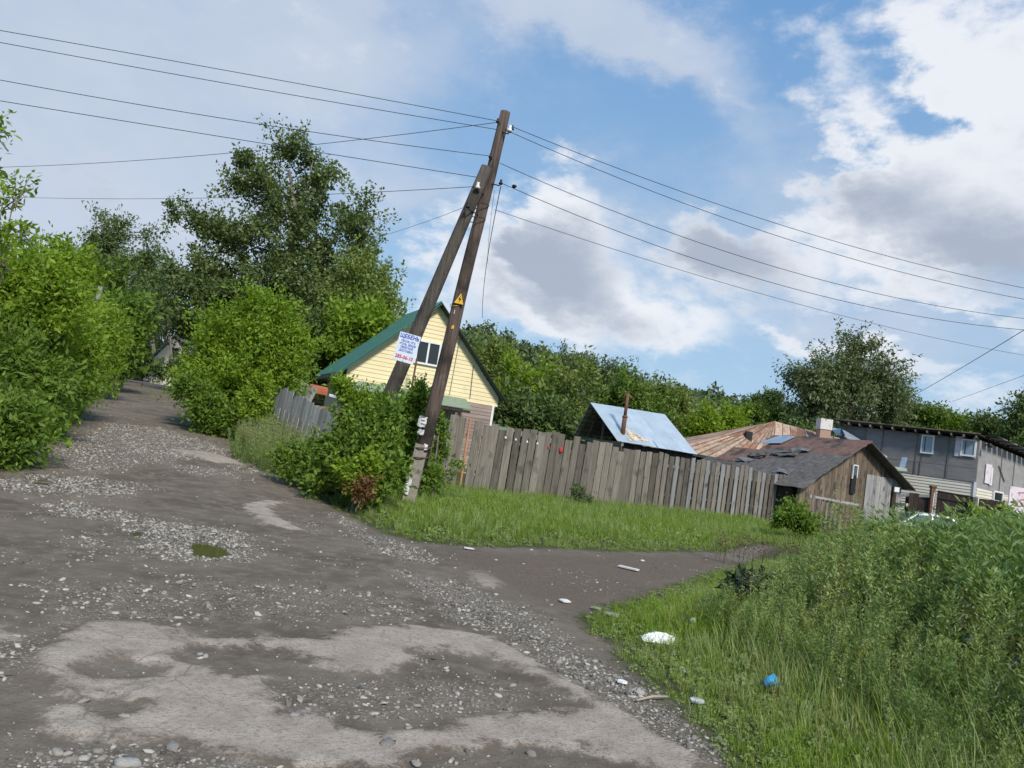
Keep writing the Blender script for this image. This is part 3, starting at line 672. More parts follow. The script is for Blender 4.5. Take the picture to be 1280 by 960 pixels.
notice(531, 559, .10, .13, 'bright white paper tag low on the right side of the pole', seed=3, off=-.17)
notice(514, 583, .05, .13, 'narrow peeling paper strip on the left edge of the stub above the wire band', off=-.26, seed=4)
notice(510, 607, .12, .34, 'long grey torn paper pasted on the concrete stub of the pole', off=-.255, seed=5, curl=.005)
notice(566, 409, .07, .08, 'little yellow scrap stuck halfway up the leaning pole', mat=YLW, off=-.15, seed=6)
notice(568, 390, .025, .06, 'thin white splinter of paper below the warning triangle', off=-.145, seed=7)
# warning triangle
wc = on_pole(575, 375, -.16)
ws = thing('warning_sign', 'yellow warning triangle with a black bolt strapped to the pole', 'sign', wc)
tri = lambda s, y: [wc+pu*(-s*.8)+pd*(-s*.7)+V3(0, y, 0), wc+pu*(s*.8)+pd*(-s*.7)+V3(0, y, 0), wc+pd*(s*1.15)+V3(0, y, 0)]
MB().slab(tri(.14, 0), .004, (0, -1, 0)).build('plate', YLW, ws)
tt = tri(.14, -.004)
for i in range(3): MB().bar(tt[i], tt[(i+1) % 3], .006, .014).build('border', IRN, ws)
MB().poly([wc+pu*.01+pd*.09+V3(0, -.006, 0), wc-pu*.035-pd*.005+V3(0, -.006, 0), wc-pu*.0-pd*.0+V3(0, -.006, 0), wc-pu*.015-pd*.075+V3(0, -.006, 0), wc+pu*.035+pd*.02+V3(0, -.006, 0), wc+pu*.0+pd*.018+V3(0, -.006, 0)]).build('bolt_mark', IRN, ws)
for zz in (5, -3):
    c = on_pole(570, 381+zz*.3, 0); pts = [V3(c.x+math.cos(a)*.135, c.y+math.sin(a)*.15, c.z+.02*math.cos(a)) for a in [2*math.pi*i/12 for i in range(13)]]
    MB().tube(pts, .006, 5).build('strap', YLW if zz > 0 else WIR, ws)
# the advertising board
def font_mesh(txt, size, bold=0):
    cu = bpy.data.curves.new('lettering', 'FONT'); cu.body = txt; cu.size = size; cu.align_x = 'CENTER'; cu.align_y = 'CENTER'; cu.extrude = .0015; cu.offset = bold; cu.resolution_u = 2
    ob = bpy.data.objects.new('lettering', cu); C.objects.link(ob); bpy.context.view_layer.update()
    me = bpy.data.meshes.new_from_object(ob.evaluated_get(bpy.context.evaluated_depsgraph_get())); bpy.data.objects.remove(ob); bpy.data.curves.remove(cu); return me
sc_ = at(508.5, 435, 14.1)
sgn = thing('advert_board', 'pale blue board with blue and red lettering nailed to the brace', 'sign', sc_)
th_ = rad(7.5); su = Vector((math.cos(th_), 0, -math.sin(th_))); sw = Vector((math.sin(th_), 0, math.cos(th_))); sn = Vector((0, -1, 0))
SW_, SH_ = .40, .54
MB().box(sc_, (SW_, .008, SH_), u=su, v=Vector((0, 1, 0)), w=sw).build('plate', SGN, sgn)
M_ = Matrix(((su.x, sw.x, sn.x, 0), (su.y, sw.y, sn.y, 0), (su.z, sw.z, sn.z, 0), (0, 0, 0, 1)))
def text(txt, dx, dz, size, mat, width=None, bold=.0, parent=None, M=None, c=None, nm='lettering'):
    me = font_mesh(txt, size, bold); xs = [v.co.x for v in me.vertices]; w0 = (max(xs)-min(xs)) or 1; k = width/w0 if width else 1
    for v in me.vertices: v.co.x *= k
    M = M or M_; me.transform(M); o = link(nm, me, parent, M @ Vector((dx, dz, .0065))); me.materials.clear(); me.materials.append(mat); return o
text('ЩЕБЕНЬ', 0, .205, .105, BLT, .36, .003, sgn)
text('ПЕСОК, ПГС', 0, .115, .055, BLT, .27, .0012, sgn)
text('УГОЛЬ, ЗЕМЛЯ', 0, .055, .055, BLT, .31, .0012, sgn)
text('ПЕРЕГНОЙ', 0, -.005, .055, BLT, .24, .0012, sgn)
text('ДОСТАВКА', 0, -.065, .055, BLT, .26, .0012, sgn)
text('285-06-10', 0, -.185, .095, RDT, .34, .0025, sgn)
for dx, dz in ((.05, .255), (.0, -.255)): MB().blob(sc_+su*dx+sw*dz+sn*.008, (.008, .006, .008), 1).build('nail', IRN, sgn)
# ------------------------------------------------------------------ wires
def wire(pts, label, r=.0068, mat=WIR, t0=0.0, t1=1.0, n=36, name='overhead_wire', cat='wire'):
    P = [at(*p) for p in pts]; d1 = (P[1]-P[0]).length; d2 = (P[2]-P[1]).length; m = d1/(d1+d2); out = []
    for i in range(n+1):
        t = t0+(t1-t0)*i/n
        a = (t-m)*(t-1)/(m); b = t*(t-1)/(m*(m-1)); c = t*(t-m)/(1-m)
        out.append(P[0]*a+P[1]*b+P[2]*c)
    o = MB().tube(out, r, 5).build(name, mat, org=tuple(out[-1])); return tag(o, label, cat)
wire([(0, 38, 14), (310, 93, 14.9), (621, 151, 15.5)], 'topmost wire running left from the very top of the leaning pole', t0=-.5)
wire([(0, 53, 14), (350, 116, 14.9), (628, 163, 15.6)], 'second wire from the top going left, just under the topmost one', t0=-.5)
wire([(0, 100, 14), (350, 159, 14.9), (613, 195, 15.5)], 'third wire from the top going left from the iron hook over the brace tip', t0=-.5)
wire([(0, 126, 14), (340, 181, 14.9), (612, 224, 15.5)], 'fourth wire going left, passing just behind the poplar top', t0=-.5)
wire([(0, 209, 22.5), (400, 180, 17.5), (621, 153, 15.5)], 'wire dropping left from the pole top and crossing the parallel wires', t0=-.35)
wire([(38, 247, 27), (450, 241, 17.5), (597, 233, 15.2)], 'nearly level wire leaving the insulator on the brace toward the far trees', t0=-.15, r=.0065)
wire([(460, 300, 22), (530, 278, 18), (585, 257, 15.1)], 'thin pale service wire from the brace sinking behind the poplar', r=.005, mat=WIG, t0=-.3)
wire([(637, 157, 15.6), (960, 276, 17.6), (1280, 360, 20)], 'topmost wire running right from the pole across the sky', t1=1.5)
wire([(640, 166, 15.5), (960, 291, 17.6), (1280, 374, 20)], 'second wire from the top going right below the topmost', t1=1.5)
wire([(625, 204, 15.6), (960, 331, 17.6), (1280, 398, 20)], 'third wire from the top going right over the roofs', t1=1.5)
wire([(627, 229, 15.5), (960, 352, 17.6), (1276, 412, 20)], 'fourth wire going right with a dark lump near the pole', t1=1.5)
wire([(618, 262, 15.6), (1005, 382, 19), (1280, 444, 23)], 'lowest and palest wire going right from the pole', r=.0065, mat=WIG, t1=1.4)
wire([(1300, 400, 20), (1220, 449, 27), (1136, 498, 36)], 'steep service cable dropping from the right edge to the grey house', r=.012, mat=WIG, t0=-.2)
wire([(1300, 462, 24), (1245, 482, 30), (1190, 502, 38)], 'faint lower service cable at the right edge above the grey house', r=.008, mat=WIG, t0=-.2)
wire([(626, 233, 15.5), (613, 300, 19), (603, 396, 29)], 'dark cable hanging from the pole down toward the yellow house', r=.009, t1=1.02)
wire([(618, 238, 15.6), (614, 270, 16.5), (610, 330, 20)], 'thin pale cable beside the hanging dark cable', r=.004, mat=WIG)
bl = at(643, 233, 15.6); tag(sm(MB().blob(bl, (.05, .05, .04), 3)).build('wire_joint', IRN, org=tuple(bl)), 'dark lump of a wire joint hanging on the fourth wire right of the pole', 'wire joint')
# small far pole on the left
fp = at(126, 358, 34); fq = gp(134, 470); base = V3(fp.x-.4, fp.y, gzf(fp.x, fp.y))
tag(sm(MB().tube([base-Z3*.3, (base+fp)/2, fp], [.13, .12, .11], 8)).build('wooden_post', GW2, org=tuple(base)), 'thin grey wooden pole rising out of the trees on the left', 'pole')
# ------------------------------------------------------------------ yellow gable house
hl = at(426, 462, 29.7); hr = at(630, 497, 32.4); ha = at(553, 376, 31.0)
eave = 3.50; apz = ha.z
u = (XY(hr, 0)-XY(hl, 0)); HW = u.length; u.normalize(); v = Vector((-u.y, u.x, 0)); O = XY(hl, 0)
HD = 5.6
house = thing('yellow_house', 'yellow sided gable house with dark green metal roof behind the fence', 'house', O+Z3*.3)
def hp(a, b, z): return O+u*a+v*b+Z3*z
ap_t = (XY(ha, 0)-O).dot(u)/HW
wl, wr = .45, HW-.35   # wall inside the roof overhang
slopeL = (apz-eave)/(ap_t*HW); slopeR = (apz-eave)/((1-ap_t)*HW)
def rooftop(a): return eave+slopeL*a if a < ap_t*HW else eave+slopeR*(HW-a)
# body walls
MB().hexa([hp(wl, .35, 0), hp(wr, .35, 0), hp(wr, HD-.2, 0), hp(wl, HD-.2, 0), hp(wl, .35, rooftop(wl)-.12), hp(wr, .35, rooftop(wr)-.12), hp(wr, HD-.2, rooftop(wr)-.12), hp(wl, HD-.2, rooftop(wl)-.12)]).build('wall', CRM, house)
mb = MB(); lap_wall(mb, hp(.30, .30, 0), hp(HW-.12, .30, 0), 3.10, lambda t: rooftop(.30+t*(HW-.42))-.10, .17, -v, .022); mb.build('siding', SID, house)
# lower wall: pinkish planks on the right, one by one
a0 = HW-2.35
z = .3; k = 0
while z < 3.05:
    h_ = rg.uniform(.13, .18); MB().box(hp((a0+wr)/2+rg.uniform(-.02, .02), .32, z+h_/2), (wr-a0, .04+rg.uniform(0, .02), h_-.015), u=u, v=v).build('plank', PL, house); z += h_; k += 1
MB().box(hp(wr+.03, .30, 1.6), (.10, .10, 3.0), u=u, v=v).build('corner_trim', WHT, house)
z = .3
while z < 2.6:
    MB().box(hp(a0-1.0, .30, z+.1), (1.7, .04, .18), u=u, v=v).build('orange_board', OW, house); z += .2
MB().box(hp(a0-.85, .25, 1.9), (.07, .06, 1.5), u=u, v=v).build('door_post', BW, house)
# roofs
MB().slab([hp(-.15, 0, rooftop(0)-.12), hp(ap_t*HW, 0, apz), hp(ap_t*HW, HD, apz), hp(-.15, HD, rooftop(0)-.12)], .05).build('roof', GRN, house)
MB().slab([hp(ap_t*HW, 0, apz), hp(HW+.1, 0, eave-.1), hp(HW+.1, HD, eave-.1), hp(ap_t*HW, HD, apz)], .05).build('roof', GRN, house)
mb = MB()
for i in range(19):      # raised ribs of the sheet roof
    b_ = .12+i*(HD-.2)/18; mb.bar(hp(-.15, b_, eave-.115), hp(ap_t*HW, b_, apz+.005), .025, .018, up=(0, 0, 1))
mb.build('roof_rib', GRN, house)
MB().bar(hp(-.18, -.04, eave-.26), hp(ap_t*HW, -.04, apz-.13), .03, .16, up=v).build('verge_board', GRN, house)
MB().bar(hp(ap_t*HW, -.04, apz-.10), hp(HW+.16, -.04, eave-.22), .04, .18, up=v).build('verge_board', DRK, house)
MB().box(hp(-.17, HD/2, eave-.24), (.04, HD, .16), u=u, v=v).build('fascia', MET, house)
MB().box(hp(.12, HD/2, eave-.30), (.55, HD-.1, .02), u=u, v=v).build('soffit', MET, house)
# gable window: frame, mullion, two panes
wc_ = at(537, 441, 31.0); wa = (XY(wc_, 0)-O).dot(u); wz = wc_.z
win = MB(); WW, WH = .98, .92
for dx in (-WW/2, 0, WW/2): win.box(hp(wa+dx, .24, wz), (.075, .09, WH-.07), u=u, v=v)
for dz in (-WH/2, WH/2): win.box(hp(wa, .238, wz+dz), (WW+.075, .09, .075), u=u, v=v)
wf = win.build('window', WHT, house)
for dx in (-WW/4, WW/4): MB().box(hp(wa+dx, .262, wz), (WW/2-.07, .02, WH-.07), u=u, v=v).build('pane', GLD, wf)
MB().box(hp(wa-WW/2-.07, .262, wz+.1), (.02, .02, WH+.2), u=u, v=v).build('cable', WHT, house)
q = at(521, 448, 30.3); qb = V3(q.x-.05, q.y, .2)
tag(MB().bar(qb, q, .07).build('yard_post', RMT, org=tuple(qb)), 'thin dark post standing in front of the yellow gable beside the window', 'post')
# cable lines down the gable
for (x0, y0, x1, y1, m_) in ((578, 414, 565, 494, WIG), (597, 456, 595, 498, WIR)):
    A_, B_ = at(x0, y0, 31.6), at(x1, y1, 31.4); aa, bb_ = (XY(A_, 0)-O).dot(u), (XY(B_, 0)-O).dot(u)
    MB().bar(hp(aa, .24, A_.z), hp(bb_, .24, max(B_.z, 3.0)), .018).build('wall_cable', m_, house)
# porch roof of pale green sheet along the front
MB().slab([hp(.8, .28, 3.18), hp(HW-1.6, .28, 3.18), hp(HW-1.75, -1.2, 2.72), hp(.2, -1.2, 2.72)], .03).build('porch_roof', GRP, house)
mb = MB()
for i in range(30):
    t = i/29; mb.bar(hp(.85+t*(HW-2.5), .26, 3.20), hp(.25+t*(HW-2.05), -1.2, 2.74), .03, .02)
mb.build('porch_rib', GRP, house)
MB().box(hp(HW/2-.8, -1.18, 2.64), (HW-2.1, .05, .10), u=u, v=v).build('porch_beam', DRK, house)
for a_ in (.5, 2.7, 4.6): MB().box(hp(a_, -1.1, 1.5), (.1, .1, 2.3), u=u, v=v).build('porch_post', BW, house)
MB().box(hp(2.4, -1.12, 2.55), (1.5, .03, .2), u=u, v=v).build('blue_band', surf('blue_board', (.03, .22, .42), (.04, .28, .5)), house)
for a_, z_ in ((.95, 2.62), ): MB().box(hp(-.02+.45, 1.2, 2.75), (.04, .3, .3), u=u, v=v).build('side_pane', GLD, house)
# junk pile between fence and house
def slabthing(px, py, Y, sz, mat, name, label, cat, rz=0, tilt=0):
    c = at(px, py, Y); uu = Vector((math.cos(rz), math.sin(rz), tilt)).normalized(); vv = Vector((-math.sin(rz), math.cos(rz), .12)).normalized(); ww = uu.cross(vv)
    tag(MB().box(c, sz, u=uu, v=vv, w=ww).build(name, mat, org=tuple(c)), label, cat)
slabthing(398, 487, 27.5, (.62, .9, .22), TER, 'red_sheet_pile', 'orange red roofing sheets on the pile behind the silvery fence', 'roof sheets', .3, -.05)
bp_ = at(418, 500, 26.0); bp0 = V3(bp_.x, bp_.y, gzf(bp_.x, bp_.y))
pile = thing('brick_pile', 'heap of old pinkish bricks stacked behind the fences', 'brick pile', bp0)
proto = None
for k in range(210):
    lv = k//30; r_ = (k % 30); w_ = 1.7-lv*.10
    c = bp_+V3((r_ % 10-4.5)*.26*w_/1.7+rg.uniform(-.03, .03), (r_//10-1)*.2+rg.uniform(-.03, .03), -1.1+lv*.13)
    if proto is None:
        proto = MB().box(V3(0, 0, 0)+wloc(pile), (.25, .12, .08)).build('brick', BRK, pile)
        proto.location = c-wloc(pile)
    else:
        o = proto.copy(); C.objects.link(o); o.location = c-wloc(pile)
        o.rotation_euler = (rg.uniform(-.1, .1), rg.uniform(-.1, .1), rg.uniform(-.5, .5))
slabthing(376, 491, 26.0, (.9, .06, .75), GW2, 'plywood_sheet', 'pale grey sheet leaning at the end of the silvery fence', 'board', .4, -.3)
slabthing(436, 500, 25.0, (1.3, .5, .04), PAP, 'pale_board', 'pale flat board lying on the pile near the green porch roof', 'board', .2, -.1)
slabthing(452, 509, 23.5, (.45, .03, .5), PNK, 'mauve_board', 'mauve board upright among the leaves of the roadside bush', 'board', .1, .1)
# ------------------------------------------------------------------ generic pieces for the right-hand yards
def plank_wall(parent, A, B, z0, top, w, mat, out, name='plank', jit=.02, gap=.008, th=.025, rnd=None):
    A = XY(A, 0); B = XY(B, 0); d = B-A; L_ = d.length; d.normalize(); n = max(1, int(L_/w)); out = Vector(out); r2 = rnd or random.Random(3)
    for k in range(n):
        c = A+d*(L_*(k+.5)/n); ww = L_/n-gap; t0, t1 = k/n, (k+1)/n; j = r2.uniform(-jit, jit); o = out*r2.uniform(0, .012); zb = z0+r2.uniform(-jit, jit)
        a_, b_ = c-d*ww/2+o, c+d*ww/2+o
        MB().hexa([a_+out*th+Z3*zb, b_+out*th+Z3*zb, b_+Z3*zb, a_+Z3*zb, a_+out*th+Z3*(top(t0)+j), b_+out*th+Z3*(top(t1)+j), b_+Z3*(top(t1)+j), a_+Z3*(top(t0)+j)]).build(name, mat, parent)
# ------------------------------------------------------------------ tin roofed shed
s_fl = at(772, 551, 30.5); s_fr = at(872, 568, 32.3); s_rl = at(738, 503, 32.4); s_rr = at(831, 518, 34.2); s_bl = at(718, 543, 34.6)
shed = thing('tin_roof_shed', 'wooden shed with a bright zinc roof and a rusty stovepipe', 'shed', XY(s_fl, .2))
du = (XY(s_fr, 0)-XY(s_fl, 0)).normalized()
s_fr2 = s_fl+du*(XY(s_fr, 0)-XY(s_fl, 0)).length; s_fr2.z = s_fr.z; s_br = s_bl+(s_rr-s_rl)
# roof in three overlapping strips, each a sheet
nS = 5
for i in range(nS):
    t0, t1 = i/nS, (i+1)/nS+ (.012 if i < nS-1 else 0); dz = Z3*(.004*(i % 2))
    MB().slab([s_fl.lerp(s_fr2, t0)+dz, s_fl.lerp(s_fr2, t1)+dz, s_rl.lerp(s_rr, t1)+dz, s_rl.lerp(s_rr, t0)+dz], .02).build('roof_sheet', TIN, shed)
MB().slab([s_rl, s_rr, s_br, s_bl], .03).build('roof_sheet', TIN, shed)
mb = MB()
for t in [i/7 for i in range(8)]:
    q0 = s_fl.lerp(s_rl, t); q1 = s_bl.lerp(s_rl, t); mb.bar(q1+Z3*-.05+du*.0, s_br.lerp(s_rr, t)+Z3*-.05, .05, .04)
mb.build('purlin', BW, shed)
inL = .25*du
for A_, B_ in ((s_fl, s_rl), (s_bl, s_rl)): MB().bar(A_+inL-Z3*.08, B_+inL-Z3*.08, .06, .1).build('rafter', BW, shed)
MB().bar(s_fl+inL-Z3*.12, s_bl+inL-Z3*.12, .10, .12).build('tie_beam', GW, shed)
mid = s_fl.lerp(s_bl, .45)+inL; MB().bar(XY(mid, s_fl.z-.1), XY(mid, s_fl.z+1.0), .08, .08).build('strut', BW, shed)
mid = s_fl.lerp(s_bl, .8)+inL; MB().bar(XY(mid, s_fl.z-.1), XY(s_fl.lerp(s_bl, .6)+inL, s_fl.z+1.2), .07, .07).build('strut', BW, shed)
fw = lambda p, k=.25: XY(p, 0)+du*k
plank_wall(shed, fw(s_fl), fw(s_bl), .0, lambda t: s_fl.z-.15, .2, GW, -du)
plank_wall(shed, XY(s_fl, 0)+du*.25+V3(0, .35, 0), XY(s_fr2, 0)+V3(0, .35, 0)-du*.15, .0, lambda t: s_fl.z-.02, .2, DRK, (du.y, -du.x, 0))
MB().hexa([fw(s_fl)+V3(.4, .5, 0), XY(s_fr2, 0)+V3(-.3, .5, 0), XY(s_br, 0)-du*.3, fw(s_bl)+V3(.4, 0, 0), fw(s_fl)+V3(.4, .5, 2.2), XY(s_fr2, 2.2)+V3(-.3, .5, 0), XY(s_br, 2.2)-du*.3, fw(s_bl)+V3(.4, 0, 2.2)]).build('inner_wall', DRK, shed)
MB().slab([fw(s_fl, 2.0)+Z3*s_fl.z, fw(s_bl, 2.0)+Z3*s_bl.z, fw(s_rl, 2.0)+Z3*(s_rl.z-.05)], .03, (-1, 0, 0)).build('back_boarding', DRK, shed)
pp = at(779, 537, 31.2); ptop = at(785, 492, 31.3)
pip = sm(MB().tube([pp-Z3*.25, pp.lerp(ptop, .35)], .095, 10)).build('stovepipe', RMT, shed)
sm(MB().tube([pp.lerp(ptop, .33), ptop], .07, 10)).build('pipe_section', RMT, pip)
sm(MB().tube([pp.lerp(ptop, .33), pp.lerp(ptop, .38)], .11, 10)).build('collar', RMT, pip)
MB().box(ptop+V3(-.02, 0, -.06), (.26, .05, .05)).build('cross_piece', RMT, pip)
# rust run-off below the pipe
def on_roof(px, py):
    n_ = (s_fr2-s_fl).cross(s_rl-s_fl).normalized(); d = ray(px, py); e = Vector((0, 0, EYE)); t = (s_fl-e).dot(n_)/d.dot(n_); return e+d*t+n_*(.018 if n_.z > 0 else -.018)
RUN = surf('rust_stain', (.50, .42, .28), (.60, .60, .56), (9, 9, 9), .5, .1, .002, .05, (.42, .26, .13), 7, (.5, .6))
mb = MB()
for pts in ([(779, 537), (784, 536), (803, 549), (795, 552), (787, 549)], [(784, 536), (790, 540), (812, 552), (804, 553)], [(780, 538), (783, 538), (791, 552), (786, 551)], ): mb.poly([on_roof(*p) for p in pts])
mb.build('rust_stain', RUN, shed)
# ------------------------------------------------------------------ hipped house with rusty sheet roof
FC = at(965, 586, 40); LC = at(836, 561, 37.6); AP = at(969, 527, 44.5); RC = at(1075, 590, 42); RE = at(1050, 548, 47)
hip = thing('rusty_roof_house', 'low house under a patchwork roof of rusty sheets behind the black barn', 'house', XY(FC, .2))
BL = V3(LC.x, LC.y+11, LC.z); BR = V3(RC.x+1, RC.y+9, RC.z)
def strips(parent, e0, e1, t0_, t1_, n, mats, nrm_up=True, seed=1, rows=2):
    """roof face between eave e0-e1 and top t0-t1, laid as separate sheets"""
    r2 = random.Random(seed)
    for i in range(n):
        for j in range(rows):
            a0_, a1_ = i/n, (i+1)/n; b0_, b1_ = j/rows, (j+1)/rows
            P_ = lambda a, b: e0.lerp(e1, a).lerp(t0_.lerp(t1_, a), b)
            nn = (e1-e0).cross(t0_-e0).normalized(); nn = nn if nn.z > 0 else -nn; off = nn*(.012*((i+j) % 2)+r2.uniform(0, .01))
            MB().slab([P_(a0_, b0_)+off, P_(a1_, b0_)+off, P_(a1_, b1_)+off, P_(a0_, b1_)+off], .015, nn).build('roof_sheet', mats[r2.randrange(len(mats))], parent)
            MB().bar(P_(a1_, b0_)+nn*.03, P_(a1_, b1_)+nn*.03, .03, .05).build('seam', RST, parent)
AP2 = AP+V3(.15, 0, 0)
strips(hip, LC, FC, LC.lerp(AP, .93)+V3(0, 0, .0), AP, 11, [RSL, RSL, RST], seed=4)
strips(hip, FC, RC, AP, RE, 9, [RSL, RSL, RST], seed=9)
MB().slab([LC, LC.lerp(AP, .93), AP, RE, BR, BL], .02, (0, 0, 1)).build('roof_back', RST, hip)
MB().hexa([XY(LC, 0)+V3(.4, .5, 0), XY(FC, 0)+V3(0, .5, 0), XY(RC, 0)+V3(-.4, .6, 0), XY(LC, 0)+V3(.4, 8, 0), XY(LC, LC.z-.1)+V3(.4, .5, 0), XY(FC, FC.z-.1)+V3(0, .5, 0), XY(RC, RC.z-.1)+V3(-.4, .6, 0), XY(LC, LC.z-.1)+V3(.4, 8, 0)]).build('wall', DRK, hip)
MB().bar(LC-Z3*.05, FC-Z3*.05, .06, .14).build('eave_board', DRK, hip)
c1 = at(935, 548, 41.6); MB().box(c1+Z3*-.0, (.34, .34, .75)).build('stovepipe_box', IRN, hip); MB().box(c1+V3(.02, -.08, -.45), (.55, .5, .12), .2).build('pipe_flashing', TIN, hip)
c2 = at(1030, 533, 44.5); ch_ = MB().box(c2+Z3*-.55, (.62, .62, 1.0)).build('chimney', BRK, hip); MB().box(c2+Z3*.12, (.70, .70, .62)).build('chimney_cap', WHB, ch_)
# ------------------------------------------------------------------ black felt barn
B_ap = at(1083, 552, 33.0); B_le = at(1003, 607, 30.6); B_re = at(1132, 604, 35.0); B_rk = at(978, 543, 37.0)
B_rk.z = B_ap.z-.05
rd = (B_rk-B_ap); B_lk = B_le+rd+V3(0, 0, 0); B_rk2 = B_re+rd
barn = thing('felt_roof_barn', 'tumbledown plank barn with black felt and rust brown roof', 'barn', XY(B_le, .1))
lo = lambda a, t: B_le.lerp(B_ap, a)+rd*t
nn = (B_ap-B_le).cross(rd).normalized(); nn = nn if nn.z > 0 else -nn
def felt(a0, a1, t0, t1, mat, name, off, wob=.05, seed=0, n=10):
    r2 = random.Random(seed); mb = MB()
    g = [[lo(a0+(a1-a0)*i/n, t0+(t1-t0)*j/n)+nn*(off+r2.uniform(-wob, wob)*.45*(1 if 0 < i < n else 1.3))+(rd.normalized()*r2.uniform(-.06, .06) if j in (0, n) else V3(0, 0, 0)) for j in range(n+1)] for i in range(n+1)]
    b0 = len(mb.v); m_ = (n+1)**2
    for row in g: mb.v += [tuple(p) for p in row]
    for row in g: mb.v += [tuple(p-nn*.02) for p in row]
    for i in range(n):
        for j in range(n):
            a = i*(n+1)+j; mb.f.append((a, a+1, a+n+2, a+n+1)); mb.f.append((m_+a, m_+a+n+1, m_+a+n+2, m_+a+1))
    ring = [i for i in range(n+1)]+[j*(n+1)+n for j in range(1, n+1)]+[n*(n+1)+i for i in range(n-1, -1, -1)]+[j*(n+1) for j in range(n-1, 0, -1)]
    for k in range(len(ring)): a, b = ring[k], ring[(k+1) % len(ring)]; mb.f.append((b, a, m_+a, m_+b))
    return mb.build(name, mat, barn)
felt(-.06, .64, -.06, 1.0, FELT, 'roof_felt', .05, .05, 1)
felt(.60, 1.02, -.06, 1.0, FELB, 'roof_felt', .02, .02, 2)
felt(.30, .62, .72, 1.35, FELB, 'roof_felt', .04, .03, 3)
felt(-.05, .35, .9, 1.5, FELT, 'roof_felt', .03, .04, 4)
felt(.80, 1.0, 1.0, 1.12, FELB, 'roof_felt', .02, .02, 5)
for (a0, a1, t0, t1, o_) in ((.50, .62, .45, .75, .13), (.40, .5, .78, .98, .14), (.62, .70, .40, .62, .12), (.30, .38, .85, 1.05, .12), (.14, .22, .25, .45, .12)): felt(a0, a1, t0, t1, FELT if o_ > .12 else FELG, 'torn_felt', o_, .10, int(a0*100), 4)
for (a, t, dx) in ((.52, .72, .5), (.40, .92, .6), (.47, .62, .3)): MB().bar(lo(a, t)+nn*.16, lo(a+.06, t-.18)+nn*.18, .10, .03).build('loose_slat', GW2, barn)
# skylight-like zinc patch
MB().slab([lo(.78, .84)+nn*.10, lo(.97, .80)+nn*.10, lo(.97, 1.0)+nn*.10, lo(.74, 1.12)+nn*.10], .02, nn).build('zinc_patch', BLU, barn)
MB().slab([B_ap+rd*-.06, B_re+rd*-.06+V3(.25, 0, -.25), B_rk2+V3(.25, 0, -.25), B_rk], .04).build('right_roof', FELT, barn)
gdir = XY(B_re, 0)-XY(B_le, 0); gout = Vector((gdir.y, -gdir.x, 0)).normalized()
apt = (XY(B_ap, 0)-XY(B_le, 0)).dot(gdir)/gdir.length_squared
def gtop(t): return (B_le.z+(B_ap.z-B_le.z)*t/apt if t < apt else B_re.z+(B_ap.z-B_re.z)*(1-t)/(1-apt))-.10
ap_xy = XY(B_le, 0)+gdir*apt
ws0 = XY(B_le, 0)+gdir*.0+rd.normalized()*.3*V3(1, 1, 0).length/1.414; 
sh_ = XY(rd, 0).normalized()*.25
plank_wall(barn, XY(B_le, 0)+sh_, XY(B_re, 0)+sh_, -.3, gtop, .19, BW, gout, rnd=random.Random(8))
plank_wall(barn, XY(B_le, 0)+sh_+gdir*.62+gout*.05, XY(B_re, 0)+sh_+gout*.05, -.3, lambda t: min(gtop(.62+.38*t), B_re.z+.10), .19, GW2, gout, rnd=random.Random(9), name='grey_plank')
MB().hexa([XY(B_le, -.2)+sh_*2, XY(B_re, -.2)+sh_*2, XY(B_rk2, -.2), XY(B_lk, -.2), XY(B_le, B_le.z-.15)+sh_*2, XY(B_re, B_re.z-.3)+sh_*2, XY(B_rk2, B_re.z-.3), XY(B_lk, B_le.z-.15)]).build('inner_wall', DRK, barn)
bw = at(1071, 590, 32.8); bt_ = (XY(bw, 0)-XY(B_le, 0)).dot(gdir)/gdir.length_squared; bc = XY(B_le, bw.z)+gdir*bt_+gout*.10+sh_; gu = gdir.normalized()
wb = MB()
for dx in (-.17, .17): wb.box(bc+gu*dx+Z3*(.0), (.05, .06, .62 if dx < 0 else .5), u=gu)
wb.box(bc+Z3*.28, (.39, .062, .05), u=gu); wb = wb.build('window', WHT, barn)
MB().box(bc+Z3*.0-gout*.01, (.29, .02, .5), u=gu).build('pane', surf('dull_blue_pane', (.05, .08, .10), (.09, .13, .15)), wb)
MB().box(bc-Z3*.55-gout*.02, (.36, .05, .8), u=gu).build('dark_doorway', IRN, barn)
# small paling fence in front of the barn
pf = thing('low_paling_fence', 'low grey palings in the weeds below the barn gable', 'fence', gp(1018, 652)); r3 = random.Random(4)
a_, b_ = at(1015, 640, 30.3), at(1056, 640, 31.4)
for k in range(7):
    q = XY(a_, 0).lerp(XY(b_, 0), k/7); g = gzf(q.x, q.y); MB().box(q+Z3*(g+.75), (.15, .025, 1.5+r3.uniform(-.1, .1)), u=(XY(b_, 0)-XY(a_, 0)).normalized()).build('paling', GW, pf)
q0, q1 = XY(a_, gzf(a_.x, a_.y)+1.38), XY(b_, gzf(b_.x, b_.y)+1.38); MB().bar(q0+V3(-.2, -.05, .02), q1+V3(.5, -.05, .02), .05, .09).build('rail', GW2, pf)
